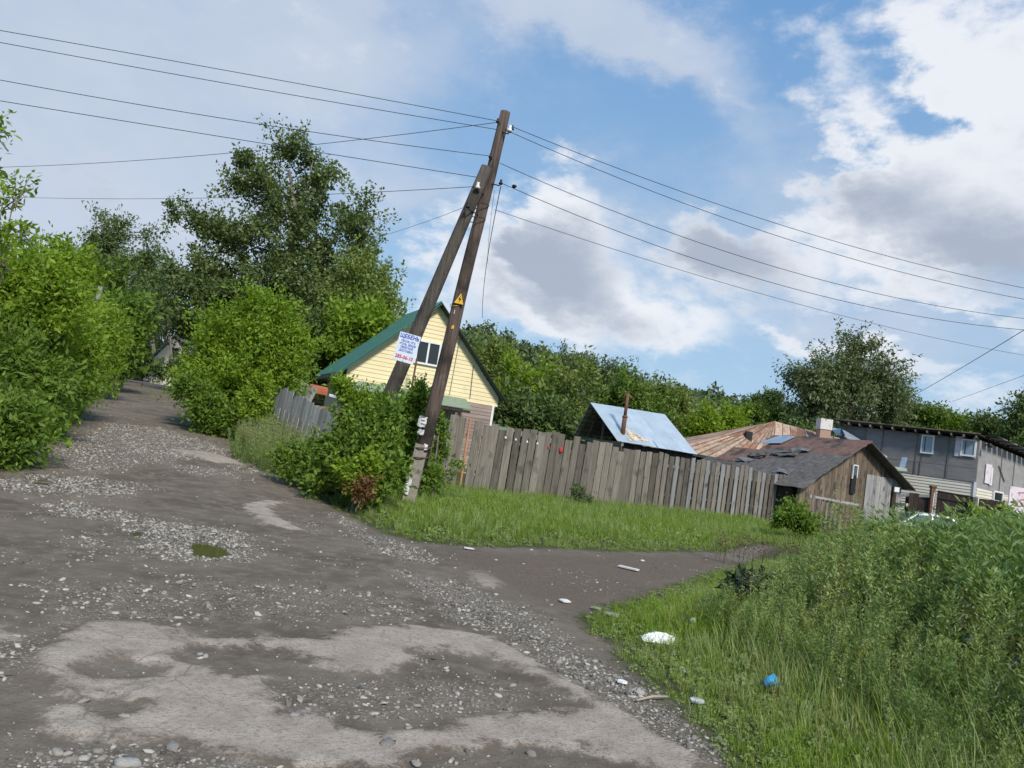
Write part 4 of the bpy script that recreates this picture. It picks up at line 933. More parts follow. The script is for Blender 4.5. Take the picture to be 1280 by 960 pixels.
# ------------------------------------------------------------------ grey two-storey house
G_c = at(1226, 545, 35.5); G_l = at(1052, 527, 39.5); G_r = at(1310, 580, 40.5)
gtz_ = 5.35; base_z = -.4
gh = thing('grey_house', 'unfinished two storey house wrapped in grey felt with cream siding below', 'house', XY(G_c, base_z))
wl_ = XY(G_c, 0)-XY(G_l, 0); wlen = wl_.length; wu = wl_.normalized(); wo = Vector((wu.y, -wu.x, 0))
su_ = XY(G_r, 0)-XY(G_c, 0); slen = su_.length; sdir = su_.normalized(); so_ = Vector((sdir.y, -sdir.x, 0))
zl, zc, zr = G_l.z-.18, G_c.z-.18, G_r.z-.25
P_ = lambda t, z: XY(G_l, 0)+wl_*t+Z3*z
Qs = lambda t, z: XY(G_c, 0)+su_*t+Z3*z
zlow = at(1150, 594, 37.2).z
MB().hexa([P_(0, base_z), P_(1, base_z), Qs(1, base_z), P_(0, base_z)+su_, P_(0, zl), P_(1, zc), Qs(1, zr), P_(0, zl)+su_-Z3*(zc-zr)]).build('wall', PLG, gh)
# upper felt in separate panels
r4 = random.Random(11)
def ftop(t): return zl+(zc-zl)*t
for (t0, t1, z0, z1, m_) in ((0.0, .20, 2.6, 9, FELG), (.20, .33, 2.6, 9, FELG), (.33, .62, zlow+.62, 9, FELG), (.62, .80, zlow+.62, 9, FELG), (.80, 1.0, zlow+.62, 9, FELG), (.33, .58, zlow, zlow+.60, FELG), (.58, .80, zlow, zlow+.60, FELG), (.80, 1.0, zlow, zlow+.60, FELG)):
    o_ = wo*(.012+r4.uniform(0, .02)); g_ = .004
    MB().slab([P_(t0+g_, z0)+o_, P_(t1-g_, z0)+o_, P_(t1-g_, min(z1, ftop(t1)))+o_, P_(t0+g_, min(z1, ftop(t0)))+o_], .012, wo).build('felt_panel', m_, gh)
for t in (.20, .33, .58, .62, .80): MB().bar(P_(t, zlow if t > .3 else 2.6)+wo*.045, P_(t, ftop(t))+wo*.045, .03, .02, up=wo).build('batten', GW, gh)
lap_wall(mb := MB(), P_(.30, 0), P_(.985, 0), base_z, lambda t: zlow, .14, wo, .03); mb.build('cream_siding', SID2, gh)
MB().box(P_(.995, (base_z+zlow)/2)+wo*.03, (.09, .09, zlow-base_z), u=wu, v=wo).build('corner_trim', WHT, gh)
lap_wall(mb := MB(), Qs(.01, 0), Qs(.62, 0), base_z, lambda t: zlow-.25, .14, so_, .03); mb.build('cream_siding', SID2, gh)
def window(px, py, Y, w, h, onside=False, pane=GLS, dark_left=False):
    c = at(px, py, Y); uu, oo = (sdir, so_) if onside else (wu, wo); org = XY(G_c, 0) if onside else XY(G_l, 0)
    t = (XY(c, 0)-org).dot(uu); c = org+uu*t+oo*.07+Z3*c.z
    mb = MB()
    for dx in (-w/2, w/2): mb.box(c+uu*dx, (.07, .07, h-.06), u=uu, v=oo)
    for dz in (-h/2, h/2): mb.box(c+Z3*dz, (w+.07, .072, .07), u=uu, v=oo)
    f = mb.build('window', WHT, gh); MB().box(c-oo*.01, (w-.07, .02, h-.07), u=uu, v=oo).build('pane', pane, f)
    MB().box(c-uu*w*.22+oo*.005, (.03, .02, h-.1), u=uu, v=oo).build('sash', IRN, f); return c
window(1160.5, 556, 37, .50, .84); window(1211, 560, 35.8, .56, .74); 
c = at(1199, 558, 36.0); t = (XY(c, 0)-XY(G_l, 0)).dot(wu); MB().box(XY(G_l, 0)+wu*t+wo*.05+Z3*c.z, (.34, .03, .95), u=wu, v=wo).build('pale_panel', PNK, gh)
c = at(1221, 560, 35.6); t = (XY(c, 0)-XY(G_l, 0)).dot(wu); MB().box(XY(G_l, 0)+wu*(t-.08)+wo*.052+Z3*c.z, (.16, .03, 1.0), u=wu, v=wo).build('pale_panel', PNK, gh)
window(1249, 621, 36.8, 1.0, .44, True, GLD)
# pale sheets nailed on the side wall
for (px, py, w, h, m_) in ((1232, 592, .66, .92, PNK), (1243, 596, .28, .85, WHT)):
    c = at(px, py, 36.2); t = (XY(c, 0)-XY(G_c, 0)).dot(sdir); MB().box(XY(G_c, 0)+sdir*t+so_*.05+Z3*c.z, (w, .02, h), u=sdir, v=so_).build('white_sheet', m_, gh)
for t in (.3, .48, .66): MB().bar(Qs(t, base_z+2.2)+so_*.03, Qs(t, zc+(zr-zc)*t)+so_*.03, .03, .02, up=so_).build('batten', GW, gh)
MB().bar(Qs(.26, zlow+1.0)+so_*.04, Qs(.36, zlow+.3)+so_*.04, .05, .02, up=so_).build('diagonal_slat', DRK, gh)
# mono-pitch roof with rafter tails
ov = wo*.55
MB().slab([P_(-.02, G_l.z+.02)+ov, P_(1.01, G_c.z+.02)+ov, Qs(1.05, G_r.z)+ov*.2, P_(0, G_l.z-.8)+su_], .04, (0, 0, 1)).build('roof', DRK, gh)
for k in range(13):
    t = k/12.2; zz = G_l.z+(G_c.z-G_l.z)*t-.09; MB().bar(P_(t, zz)+ov*1.02, P_(t, zz-.12)-wo*.3, .07, .13).build('rafter', GW, gh)
MB().bar(P_(-.02, G_l.z+.05)+ov*1.05, P_(1.01, G_c.z+.05)+ov*1.05, .03, .05).build('eave_board', BW, gh)
# corrugated sheets along the right verge
r5 = random.Random(2)
for k in range(14):
    t = .04+k/14; z_ = G_c.z+(G_r.z-G_c.z)*t
    MB().box(Qs(t, z_+.04)+so_*.25, (slen/14*.8, .9, .05), u=(sdir+Z3*((G_r.z-G_c.z)/slen)).normalized(), v=so_, w=None or Z3).build('roof_slate', FELG if k % 2 else DRK, gh)
lamp = at(1234, 557, 35.3); MB().tube([lamp+so_*-.1, lamp+so_*.12+Z3*.1], .03, 6).build('lamp_arm', DRK, gh); sm(MB().tube([lamp+so_*.12+Z3*.12, lamp+so_*.12-Z3*.08], [.06, .11], 8)).build('lamp_shade', IRN, gh)
# zinc gutters / lean-to roof between barn and grey house
le = thing('zinc_lean_to', 'bluish zinc lean-to roof sloping down between barn and grey house', 'roof', at(1110, 590, 37.3))
ZA, ZB = at(1052, 536, 39.2), at(1109, 571, 37.6); ZC, ZD = at(1118, 590, 37.0), at(1045, 538, 37.6)
MB().slab([ZA, ZB, at(1106, 583, 37.0), at(1058, 548, 38.2)], .03).build('zinc_sheet', BLU, le)
MB().slab([at(1058, 549, 38.0), at(1107, 584, 36.9), at(1128, 592, 36.6), at(1090, 578, 36.7)], .03).build('zinc_sheet', BLU, le)
MB().slab([at(1040, 536, 40), at(1056, 537, 40), at(1052, 545, 39.2), at(1044, 542, 39.5)], .03).build('zinc_sheet', TIN, le)
MB().bar(at(1056, 545, 38.0), at(1109, 582, 36.8), .10, .05).build('gutter', TIN, le)
MB().bar(at(1131, 572, 37.0), at(1127, 586, 36.8), .24, .06).build('upturned_sheet', BLU, le)
MB().slab([at(1107, 582, 36.7), at(1133, 586, 36.6), at(1134, 590, 36.5), at(1110, 588, 36.6)], .04).build('eave_trim', GRP, le)
# brown board fence and yard bits
bf = thing('brown_board_fence', 'dark brown board fence with rusty post in front of the grey house', 'fence', gp(1190, 662))
A1, B1 = at(1169, 640, 31.6), at(1216, 640, 31.0); A2, B2 = at(1222, 640, 30.9), at(1256, 640, 30.5); zA, zB, zC = at(1167, 613, 31.6).z, at(1217, 622, 31.0).z, at(1256, 627, 30.6).z
plank_wall(bf, A1, B1, -.35, lambda t: zA+(zB-zA)*t, .16, DBR, (0, -1, 0), name='board', jit=0)
plank_wall(bf, A2, B2, -.35, lambda t: zB+(zC-zB)*t, .16, DBR, (0, -1, 0), name='board', jit=0)
plank_wall(bf, at(1134, 640, 32.0), at(1164, 640, 31.7), -.35, lambda t: zA-.22, .16, DBR, (0, -1, 0), name='board', jit=.01)
MB().bar(XY(A1, zA-.27)+V3(0, -.05, 0), XY(B1, zB-.27)+V3(0, -.05, 0), .04, .05).build('rail', DBR, bf); MB().bar(XY(A1, zA+.01)+V3(0, -.02, 0), XY(B1, zB+.01)+V3(0, -.02, 0), .07, .04).build('cap_rail', DRK, bf)
MB().bar(XY(A2, zB-.27)+V3(0, -.05, 0), XY(B2, zC-.27)+V3(0, -.05, 0), .04, .05).build('rail', DBR, bf)
q = at(1163, 640, 31.6); MB().bar(XY(q, -.4), XY(q, zA+.12), .16).build('post', RMT, bf); MB().box(XY(q, zA+.15), (.22, .22, .07)).build('post_cap', RMT, bf)
q = at(1164, 640, 31.3); MB().bar(XY(q, -.4), XY(q, zA-.1)+V3(.05, 0, 0), .025).build('white_rod', WHT, bf)
q = at(1217, 640, 30.8); MB().bar(XY(q, -.4), XY(q, zB+.03), .20, .1).build('post', GW, bf)
q = at(1257, 640, 30.4); MB().bar(XY(q, -.4), XY(q, zC+.05), .22, .1).build('post', surf('olive_post', (.22, .22, .12), (.32, .31, .18), (9, 9, 2)), bf)
yr = thing('yard_rails', 'pale rail fence with short posts between barn and brown fence', 'fence', at(1130, 655, 32.5))
for (x0, x1, y_, m_) in ((1122, 1163, 619, GW2), (1120, 1134, 630, SID2)): MB().bar(at(x0, y_, 32.4), at(x1, y_+1, 31.6), .06, .12).build('rail', m_, yr)
for x_, yt, m_ in ((1136, 618, DRK), (1142, 632, SID2), (1118, 608, DRK)):
    q = at(x_, yt, 32.3); MB().bar(XY(q, -.4), q, .16 if x_ != 1142 else .09).build('post', m_, yr)
q = at(1121, 612, 32.0); MB().box(q, (.2, .04, .2)).build('white_plate', WHT, yr)
pn0 = at(1268, 640, 28.5)
pn = thing('pinkish_panel_fence', 'pinkish white panel with red scribbles at the right edge of the yard', 'fence', XY(pn0, -.3)); zt = at(1266, 603, 28.5).z
for k in range(4): MB().box(XY(pn0, 0)+V3(.02+k*.62, .06*k, (zt-.3)/2-.1-.03*k), (.61, .04, zt+.2), .1).build('panel', PNK, pn)
for k in range(5): MB().bar(XY(pn0, zt-.35-.25*k)+V3(.05+.1*(k % 2), -.04, 0), XY(pn0, zt-.28-.25*k)+V3(.5, .0, 0), .008, .02).build('red_scribble', RDT, pn)
# garden shed band behind long fence (pale sheet edge above the boards)
ps = at(650, 543, 27.5)
MBb = MB().bar(at(616, 534, 26.5), at(690, 551, 28.0), .05, .18); tag(MBb.build('pale_sheet_edge', GRP, org=tuple(ps)), 'long pale grey green sheet edge showing just above the board fence', 'roof edge')
# ------------------------------------------------------------------ pale car, seen only by its roof above the weeds
cc_ = at(1158, 641, 27.5); cz = cc_.z-1.42; co = V3(cc_.x, cc_.y, cz)
car = thing('parked_car', 'pale silvery hatchback parked beyond the tall weeds', 'car', co)
cu = Vector((math.cos(rad(12)), -math.sin(rad(12)), 0)); cv = Vector((-cu.y, cu.x, 0))
def cpnt(x, y, z): return co+cu*x+cv*y+Z3*z
prof = [(-1.95, .30), (-2.0, .55), (-1.9, .78), (-1.05, .92), (-.55, 1.32), (-.25, 1.40), (.35, 1.42), (1.0, 1.36), (1.45, 1.2), (1.85, .98), (1.95, .75), (1.98, .45), (1.85, .28)]
mb = MB(); W2 = .80
n = len(prof)
def wy(z): return W2 if z < .95 else W2-(z-.95)*.42
mb.v = [tuple(cpnt(x, -wy(z), z)) for x, z in prof]+[tuple(cpnt(x, wy(z), z)) for x, z in prof]
mb.f = [tuple(range(n-1, -1, -1)), tuple(range(n, 2*n))]+[(i, (i+1) % n, n+(i+1) % n, n+i) for i in range(n)]
body = mb.build('body', CARP, car)
mod = body.modifiers.new('soft', 'BEVEL'); mod.width = .03; mod.segments = 2; mod.limit_method = 'ANGLE'
for s in (-1, 1):
    for pts in ([(-.92, .96), (-.50, 1.30), (-.02, 1.35), (-.02, .97)], [(.05, .97), (.05, 1.35), (.62, 1.33), (.80, .98)], [(1.0, 1.0), (.92, 1.27), (1.22, 1.2), (1.42, 1.04)]):
        P2 = [cpnt(x, s*(wy(z)+.012), z) for x, z in pts]; MB().slab(P2 if s < 0 else P2[::-1], .01).build('side_window', CARG, car)
    for x in (-1.25, 1.25):
        w_ = sm(MB().tube([cpnt(x, s*.66, .30), cpnt(x, s*.82, .30)], .30, 20)).build('wheel', RUB_M, car); sm(MB().tube([cpnt(x, s*.80, .30), cpnt(x, s*.835, .30)], .19, 16)).build('rim', MET, w_)
    MB().box(cpnt(-1.97, s*.58, .66), (.06, .34, .14), u=cu, v=cv).build('headlight', GLS, car); MB().box(cpnt(1.93, s*.66, .85), (.06, .2, .22), u=cu, v=cv).build('tail_light', RDT, car)
    MB().box(cpnt(-.75, s*.88, 1.0), (.12, .16, .1), u=cu, v=cv).build('mirror', CARP, car)
MB().slab([cpnt(-1.0, -.66, .975), cpnt(-.56, -.56, 1.335), cpnt(-.56, .56, 1.335), cpnt(-1.0, .66, .975)], .01).build('windscreen', CARG, car)
MB().slab([cpnt(1.05, -.5, 1.355), cpnt(1.43, -.6, 1.225), cpnt(1.43, .6, 1.225), cpnt(1.05, .5, 1.355)], .01).build('rear_window', CARG, car)
MB().box(cpnt(-1.99, 0, .42), (.08, 1.5, .16), u=cu, v=cv).build('bumper', CARP, car); MB().box(cpnt(1.98, 0, .42), (.08, 1.5, .16), u=cu, v=cv).build('bumper', CARP, car)
MB().tube([cpnt(.1, 0, 1.41), cpnt(.35, 0, 1.85)], .006, 4).build('aerial', IRN, car)
# ------------------------------------------------------------------ far cream house on the left
fh = at(216, 446, 66); fx = thing('far_cream_house', 'far cream gable end glimpsed between trees where the road ends', 'house', XY(fh, gzf(fh.x, fh.y)))
e1, e2, a1 = at(193, 447, 66), at(247, 455, 68), at(221, 419, 66.5)
MB().slab([XY(e1, 1), XY(e2, 1), e2, a1, e1], .3, (0, -1, 0)).build('wall', surf('cream_wall', (.60, .55, .44), (.68, .63, .52), (2, 2, 2)), fx)
MB().slab([e1+V3(-.5, -.3, -.3), a1+V3(0, -.3, .12), a1+V3(-1.5, 7, .12), e1+V3(-2, 7, -.3)], .12).build('roof', FELG, fx)
MB().slab([a1+V3(0, -.3, .12), e2+V3(.5, -.3, -.3), e2+V3(-1, 7, -.3), a1+V3(-1.5, 7, .12)], .12).build('roof', FELG, fx)
MB().box(at(218, 441, 65.8), (.7, .05, .9)).build('window', GLD, fx)
# ------------------------------------------------------------------ foliage
NR = np.random.default_rng(7)
def unit(a): return a/np.maximum(np.linalg.norm(a, axis=1, keepdims=True), 1e-9)
def leaf_quads(P, out, size, rng, up=.6, elong=.45, droop=0.0, sizevar=.5, tint=None, along=None):
    """one folded four-cornered leaf at every point"""
    n = len(P); L_ = size*(1+rng.uniform(-sizevar, sizevar, n))[:, None]
    d = unit(rng.normal(size=(n, 3))+out*.9+np.array([0, 0, -droop]))
    if along is not None: d = unit(d*.6+along)
    nrm = unit(rng.normal(size=(n, 3))*.75+out*.5+np.array([0, 0, up])); s = unit(np.cross(d, nrm)); nn = np.cross(s, d)
    w = L_*elong*(1+rng.uniform(-.2, .2, n))[:, None]
    V = np.stack([P, P+d*L_*.45+s*w*.5+nn*w*.15, P+d*L_, P+d*L_*.45-s*w*.5+nn*w*.15], 1).reshape(-1, 3)
    Q = np.arange(4*n).reshape(-1, 4)
    t = np.clip(rng.uniform(0, 1, n)*.55+(tint if tint is not None else .25), 0, 1)
    return V, Q, np.repeat(t, 4)
def clumps(ells, sub, rng, shell=.45):
    """small clumps spread through a set of ellipsoids (c, r, weight)"""
    cs, outs = [], []
    for c, r, w in ells:
        k = max(3, int(sub*w)); d = unit(rng.normal(size=(k, 3))); rr = rng.uniform(shell**2, 1, k)**.5; rr = np.where(rng.uniform(0, 1, k) < .14, rng.uniform(1.0, 1.28, k), rr); ph = rng.uniform(0, 6.28, 3); rr = rr*(1+.13*np.sin(d[:, 0]*5+ph[0])+.13*np.sin(d[:, 2]*6+ph[1])*np.cos(d[:, 1]*5+ph[2]))
        cs.append(np.array(c)+d*np.array(r)*rr[:, None]); outs.append(unit(d/np.array(r)))
    return np.vstack(cs), np.vstack(outs)
def ell_px(L_, Y, depth=1.0):
    o = []
    for e in L_:
        px, py, rx, ry = e[:4]; yy = Y+(e[4] if len(e) > 4 else 0); c = at(px, py, yy); k = yy/F
        o.append(((c.x, c.y, c.z), (rx*k, (rx+ry)/2*k*depth, ry*k), (rx*ry)))
    m = max(x[2] for x in o); return [(a, b, max(.06, (w/m))) for a, b, w in o]
def crown_mesh(name, ells, nclump, nleaf, crad, size, mat, rng, shell=.45, up=.6, elong=.45, droop=.1, org=(0, 0, 0), twig=True, floor=None, gap=.2):
    cc, oo = clumps(ells, nclump, rng, shell); K = len(cc)
    fz = 1.25/max(crad*1.6, .3); ph = rng.uniform(0, 6.28, 6); gp_ = np.sin(cc[:, 0]*fz*1.3+ph[0])+np.sin(cc[:, 2]*fz*1.7+ph[1])+np.sin((cc[:, 0]+cc[:, 2])*fz*2.3+ph[2])+np.sin((cc[:, 0]-cc[:, 2]+cc[:, 1])*fz*1.9+ph[3])+rng.normal(size=len(cc))*.5; kp = gp_ > np.quantile(gp_, gap); cc, oo = cc[kp], oo[kp]; K = len(cc)
    if floor is not None: cc[:, 2] = np.maximum(cc[:, 2], floor+.15)
    cr_ = crad*rng.uniform(.55, 1.3, K); ct = rng.uniform(0, .55, K)
    n = K*nleaf; idx = np.repeat(np.arange(K), nleaf)
    g = rng.normal(size=(n, 3)); g = unit(g)*(rng.uniform(0, 1, n)**.45)[:, None]*cr_[idx][:, None]
    # clumps are drawn out along a shoot pointing outward and up
    sd_ = unit(oo+np.array([0, 0, .35])+rng.normal(size=(K, 3))*.35); al = (g*sd_[idx]).sum(1, keepdims=True)
    g = g*.62+sd_[idx]*al*1.15
    P = cc[idx]+g
    V, Q, T = leaf_quads(P, unit(g)*.7+oo[idx]*.3, size, rng, up, elong, droop, tint=ct[idx])
    V = V-np.array(org)
    return npmesh(name, V, Q, [mat], attrs={'tint': T}), cc, sd_
def tree(name, label, cat, base, ells, nclump, nleaf, crad, size, mat, bark=BRKW, r0=.2, limbs=6, seed=0, group=None, trunk_top=None, n_twigs=0, **kw):
    rng = np.random.default_rng(seed); r2 = random.Random(seed); t = thing(name, label, cat, base, group)
    me, cc, sd_ = crown_mesh('crown', ells, nclump, nleaf, crad, size, mat, rng, org=tuple(base), floor=base[2], **kw)
    link('crown', me, t)
    if trunk_top is None:
        big = max(ells, key=lambda e: e[0][2]+e[1][2]); trunk_top = Vector(big[0])
    b = Vector(base); n = 6; path = [b.lerp(Vector(trunk_top), i/n)+Vector((r2.uniform(-1, 1), r2.uniform(-1, 1), 0))*r0*(.6 if 0 < i < n else 0) for i in range(n+1)]; path[0] = b-Z3*.2
    sm(MB().tube(path, [r0*(1-.8*i/n) for i in range(n+1)], 8)).build('trunk', bark, t)
    order = sorted(range(len(ells)), key=lambda i: -ells[i][2])
    for i in range(limbs):
        e = ells[order[i % len(ells)]]; tgt = Vector(e[0])+Vector((r2.uniform(-.5, .5)*e[1][0], r2.uniform(-.5, .5)*e[1][1], r2.uniform(0, .7)*e[1][2]))
        f = min(.85, max(.2, (tgt.z-b.z)/max(.1, (path[-1].z-b.z))*.55)); st = path[0].lerp(path[-1], f)
        k = int(f*n); st = path[k].lerp(path[min(k+1, n)], f*n-k)
        md = st.lerp(tgt, .5)+Z3*(-.08*(tgt-st).length)
        sm(MB().tube([st, md, tgt], [r0*(1-.8*f)*.55, r0*.22, r0*.06], 6)).build('limb', bark, t)
    if n_twigs:
        mb = MB(); sel = rng.choice(len(cc), min(n_twigs, len(cc)), replace=False)
        for i in sel:
            p = Vector(cc[i]); q = p-Vector(sd_[i])*crad*1.8-Z3*.1; mb.tube([q, p, p+Vector(sd_[i])*crad*.8], [.012, .008, .003], 4, False)
        o = mb.build('twigs', bark, t); o['kind'] = 'stuff'
    return t
def gbase(px, Y, dz=0):
    v = ray(px, 560); x = v.x/v.y*Y; return (x, Y, gzf(x, Y)+dz)
def T(name, label, cat, ell, Y, nclump, nleaf, crad, size, mat, bx=None, **kw):
    E = ell_px(ell, Y, kw.pop('depth', 1.0)); bx = bx if bx is not None else ell[0][0]
    return tree(name, label, cat, gbase(bx, Y), E, nclump, nleaf, crad, size, mat, **kw)
# the big poplar
T('poplar_tree', 'tall dark spreading poplar rising above the wires left of the yellow house', 'tree',
  [(360, 300, 62, 55), (330, 365, 95, 60), (285, 400, 75, 55), (395, 395, 75, 65), (425, 325, 42, 45), (440, 270, 24, 38), (458, 300, 12, 16), (350, 240, 45, 36), (398, 230, 26, 36), (362, 195, 15, 34), (385, 190, 18, 26), (305, 200, 17, 14),
   (318, 222, 18, 18), (300, 232, 16, 10), (240, 272, 30, 13), (218, 266, 12, 10), (265, 290, 28, 20), (290, 300, 40, 28), (247, 305, 10, 16), (240, 345, 28, 28), (225, 345, 12, 12), (270, 350, 40, 35), (235, 395, 22, 40), (450, 345, 26, 26)],
  43, 105, 165, .85, .19, LF_POP, bx=368, r0=.42, limbs=12, seed=3, trunk_top=at(362, 215, 43), shell=.3, elong=.62, bark=BRKW)
T('pale_poplar_tree', 'paler looser poplar crown on the right flank of the big dark poplar', 'tree', [(458, 372, 38, 42), (482, 380, 24, 26), (445, 335, 22, 24), (470, 415, 34, 36), (430, 400, 40, 45), (496, 362, 10, 14)], 40, 90, 95, .7, .18, LF_PAL, bx=455, r0=.2, limbs=6, seed=4, shell=.3, elong=.6)
T('pointed_poplar_tree', 'narrow pointed poplar behind the left thicket, taller of the pair', 'tree', [(127, 275, 7, 20), (136, 300, 15, 24), (118, 308, 8, 18), (138, 335, 24, 22), (148, 288, 6, 16)], 72, 60, 90, 1.0, .28, LF_POP, bx=140, r0=.3, limbs=4, seed=5, shell=.3)
T('pointed_poplar_tree', 'narrow pointed poplar behind the left thicket, shorter of the pair', 'tree', [(179, 300, 5, 16), (182, 325, 11, 20), (184, 350, 16, 24)], 72, 60, 90, .9, .28, LF_POP, bx=182, r0=.25, limbs=4, seed=6, shell=.3)
# trees closing the road
bk = 'trees closing the far end of the dirt road'
for i, (e, Y, mt, lb) in enumerate([([(170, 382, 32, 38), (150, 430, 26, 36)], 50, LF_DRK, 'dark rounded tree left of the road end'), ([(205, 366, 22, 30), (190, 395, 14, 20)], 62, LF_DRK, 'dark narrow tree above the far cream house'),
      ([(110, 350, 42, 34), (120, 395, 42, 40)], 40, LF_MID, 'mid green tree around the thin wooden post'), ([(60, 340, 46, 28), (80, 330, 30, 18)], 34, LF_MAP, 'bright leafy tree top above the left thicket'),
      ([(172, 458, 10, 14), (170, 440, 10, 18)], 66, LF_DRK, 'dark low tree at the shaded end of the road'), ([(285, 395, 30, 30), (280, 425, 22, 26)], 48, LF_DRK, 'dull olive tree between poplar and far cream house'),
      ([(140, 420, 32, 40), (155, 395, 18, 22)], 33, LF_BUSH, 'dark green bush tree overhanging the road from the left'), ([(420, 430, 40, 40), (380, 450, 40, 34)], 37, LF_DRK, 'dark foliage behind the eave of the yellow house'), ([(450, 405, 34, 18), (430, 430, 26, 20)], 36, LF_MAP, 'light green shrub top peeping over the yellow house roof')]):
    T('leafy_tree', lb, 'tree', e, Y, 130, 42, .6, .26, mt, r0=.16, limbs=3, seed=20+i, shell=.35, bx=e[0][0]-(45 if e[0][0] < 190 else 0))
for i, (bx, Y) in enumerate([(-60, 60), (-180, 45), (160, 85), (190, 90), (230, 88), (262, 84)]):
    c = gbase(bx, Y); T2 = tree('leafy_tree', ['broad tree outside the left thicket', 'tall tree far out left of the road', 'distant dark tree straight behind the road end, first from the left', 'distant dark tree straight behind the road end, second from the left', 'distant dark tree behind the far cream house', 'distant dark tree just right of the far cream house'][i], 'tree', c,
        [((c[0], c[1], c[2]+5.0), (3.4, 3, 4.6), 1), ((c[0]+1, c[1], c[2]+2.5), (3.4, 3, 2.6), .7)], 120, 40, .8, .34, LF_DRK, r0=.2, limbs=3, seed=50+i)
# left thicket of box elder
T('box_elder_bush', 'low dark shrub hiding the foot of the far cream house', 'bush', [(218, 462, 20, 9), (236, 458, 12, 12), (200, 466, 12, 7)], 58, 60, 40, .45, .2, LF_DRK, bx=222, r0=.04, limbs=2, seed=66)
lt = [([(32, 395, 52, 46, 0), (66, 420, 34, 44, 1.5), (20, 360, 34, 28, 0), (60, 350, 12, 20, 0), (90, 370, 10, 16, 0)], 15.5, 'large bright box elder thicket at the left edge'),
      ([(22, 475, 50, 40, 0), (48, 500, 28, 28, .5), (10, 440, 44, 30, 0)], 14.5, 'lower leafy part of the left thicket hanging over the road edge'),
      ([(84, 436, 26, 38, 0), (92, 470, 18, 26, 0), (80, 395, 30, 32, 2), (108, 425, 10, 12, 0)], 19, 'box elder bush between the thicket and the pale roadside grass'),
      ([(-6, 530, 26, 34, 0), (8, 556, 14, 18, 0), (-34, 520, 36, 46, 0)], 11.5, 'small dark leafy bush at the left frame edge beside the road'),
      ([(130, 422, 20, 30, 0), (124, 452, 14, 20, 0)], 27, 'rounded box elder further up the left roadside')]
for i, (e, Y, lb) in enumerate(lt): T('box_elder_bush', lb, 'bush', e, Y, 130, 92, .46, .115, LF_MAP if i in (0, 2, 4) else LF_BUSH, r0=.09, limbs=5, bx=e[0][0]-25, seed=70+i, shell=.35, elong=.42, n_twigs=60)
T('box_elder_sapling', 'slender box elder shoots rising into the sky at the left frame edge', 'bush', [(10, 255, 16, 14), (22, 238, 12, 10), (28, 282, 11, 8), (5, 290, 16, 16), (0, 320, 20, 18), (-4, 160, 9, 14), (-30, 200, 24, 40)], 11, 34, 26, .16, .10, LF_MAP, bx=-20, r0=.07, limbs=6, seed=80, shell=.2, elong=.35, n_twigs=40)
for i, (x, Y) in enumerate([(-260, 13), (-420, 9)]):
    c = gbase(x, Y); tree('box_elder_bush', ['dense thicket just beyond the left frame edge', 'second dense thicket beyond the left frame edge'][i], 'bush', c, [((c[0], c[1], c[2]+1.6), (2, 2, 1.7), 1), ((c[0]+.6, c[1]+1, c[2]+3), (1.5, 1.5, 1.3), .7)], 200, 40, .32, .13, LF_MAP, seed=90+i, r0=.08, limbs=4)
# bright bush in the middle
T('box_elder_bush', 'big bright green box elder bush on the right side of the road', 'bush', [(308, 440, 52, 46), (290, 472, 46, 42), (330, 480, 36, 38), (312, 402, 26, 20), (352, 432, 24, 26), (268, 455, 16, 28), (272, 505, 26, 28), (312, 518, 34, 24), (252, 482, 14, 20), (328, 386, 6, 14), (292, 402, 7, 12), (350, 398, 6, 12), (374, 424, 6, 14), (268, 420, 8, 12), (345, 460, 30, 12)], 23, 150, 125, .56, .125, LF_MAP, bx=295, r0=.12, limbs=8, seed=100, shell=.5, elong=.42, n_twigs=90)
T('box_elder_bush', 'darker low bush at the foot of the bright box elder by the road', 'bush', [(262, 512, 16, 18), (288, 530, 18, 14), (240, 482, 10, 12), (326, 540, 16, 10)], 21.5, 150, 44, .3, .13, LF_BUSH, bx=270, r0=.06, limbs=3, seed=101, elong=.42)
T('young_shoot_bush', 'yellowish young shoots in front of the bright box elder near the silvery fence', 'bush', [(322, 492, 9, 16), (318, 512, 12, 12), (328, 478, 6, 10)], 20, 50, 26, .16, .11, LF_YEL, bx=318, r0=.03, limbs=2, seed=102)
# bush round the pole foot
T('roadside_bush', 'dense green bush growing around the foot of the brace pole', 'bush', [(446, 580, 34, 30, 0), (462, 555, 22, 32, 0), (426, 572, 20, 20, .2), (478, 530, 13, 26, .2), (448, 528, 20, 22, .3), (462, 602, 26, 16, -.3), (415, 592, 24, 18, 0), (482, 592, 13, 24, 0), (405, 560, 10, 10, 0), (430, 520, 8, 14, .3)], 14.2, 230, 48, .24, .095, LF_BUSH, bx=450, r0=.05, limbs=8, seed=110, shell=.45, elong=.5, n_twigs=60, depth=.7)
T('roadside_bush', 'upright leafy shoots between the two poles above the dense bush', 'bush', [(520, 495, 12, 18), (526, 515, 14, 20), (512, 480, 7, 9), (503, 530, 16, 24), (506, 560, 16, 24), (498, 590, 16, 22), (530, 595, 12, 16)], 17.0, 110, 36, .19, .095, LF_BUSH, bx=505, r0=.03, limbs=6, seed=111, shell=.3, depth=.5)
T('roadside_bush', 'thin light sprigs topping the dense bush in front of the house wall', 'bush', [(435, 490, 14, 12), (425, 478, 8, 6), (448, 500, 20, 12), (470, 510, 12, 14)], 14.6, 70, 26, .14, .085, LF_MAP, bx=445, r0=.03, limbs=5, seed=119, shell=.3, depth=.5)
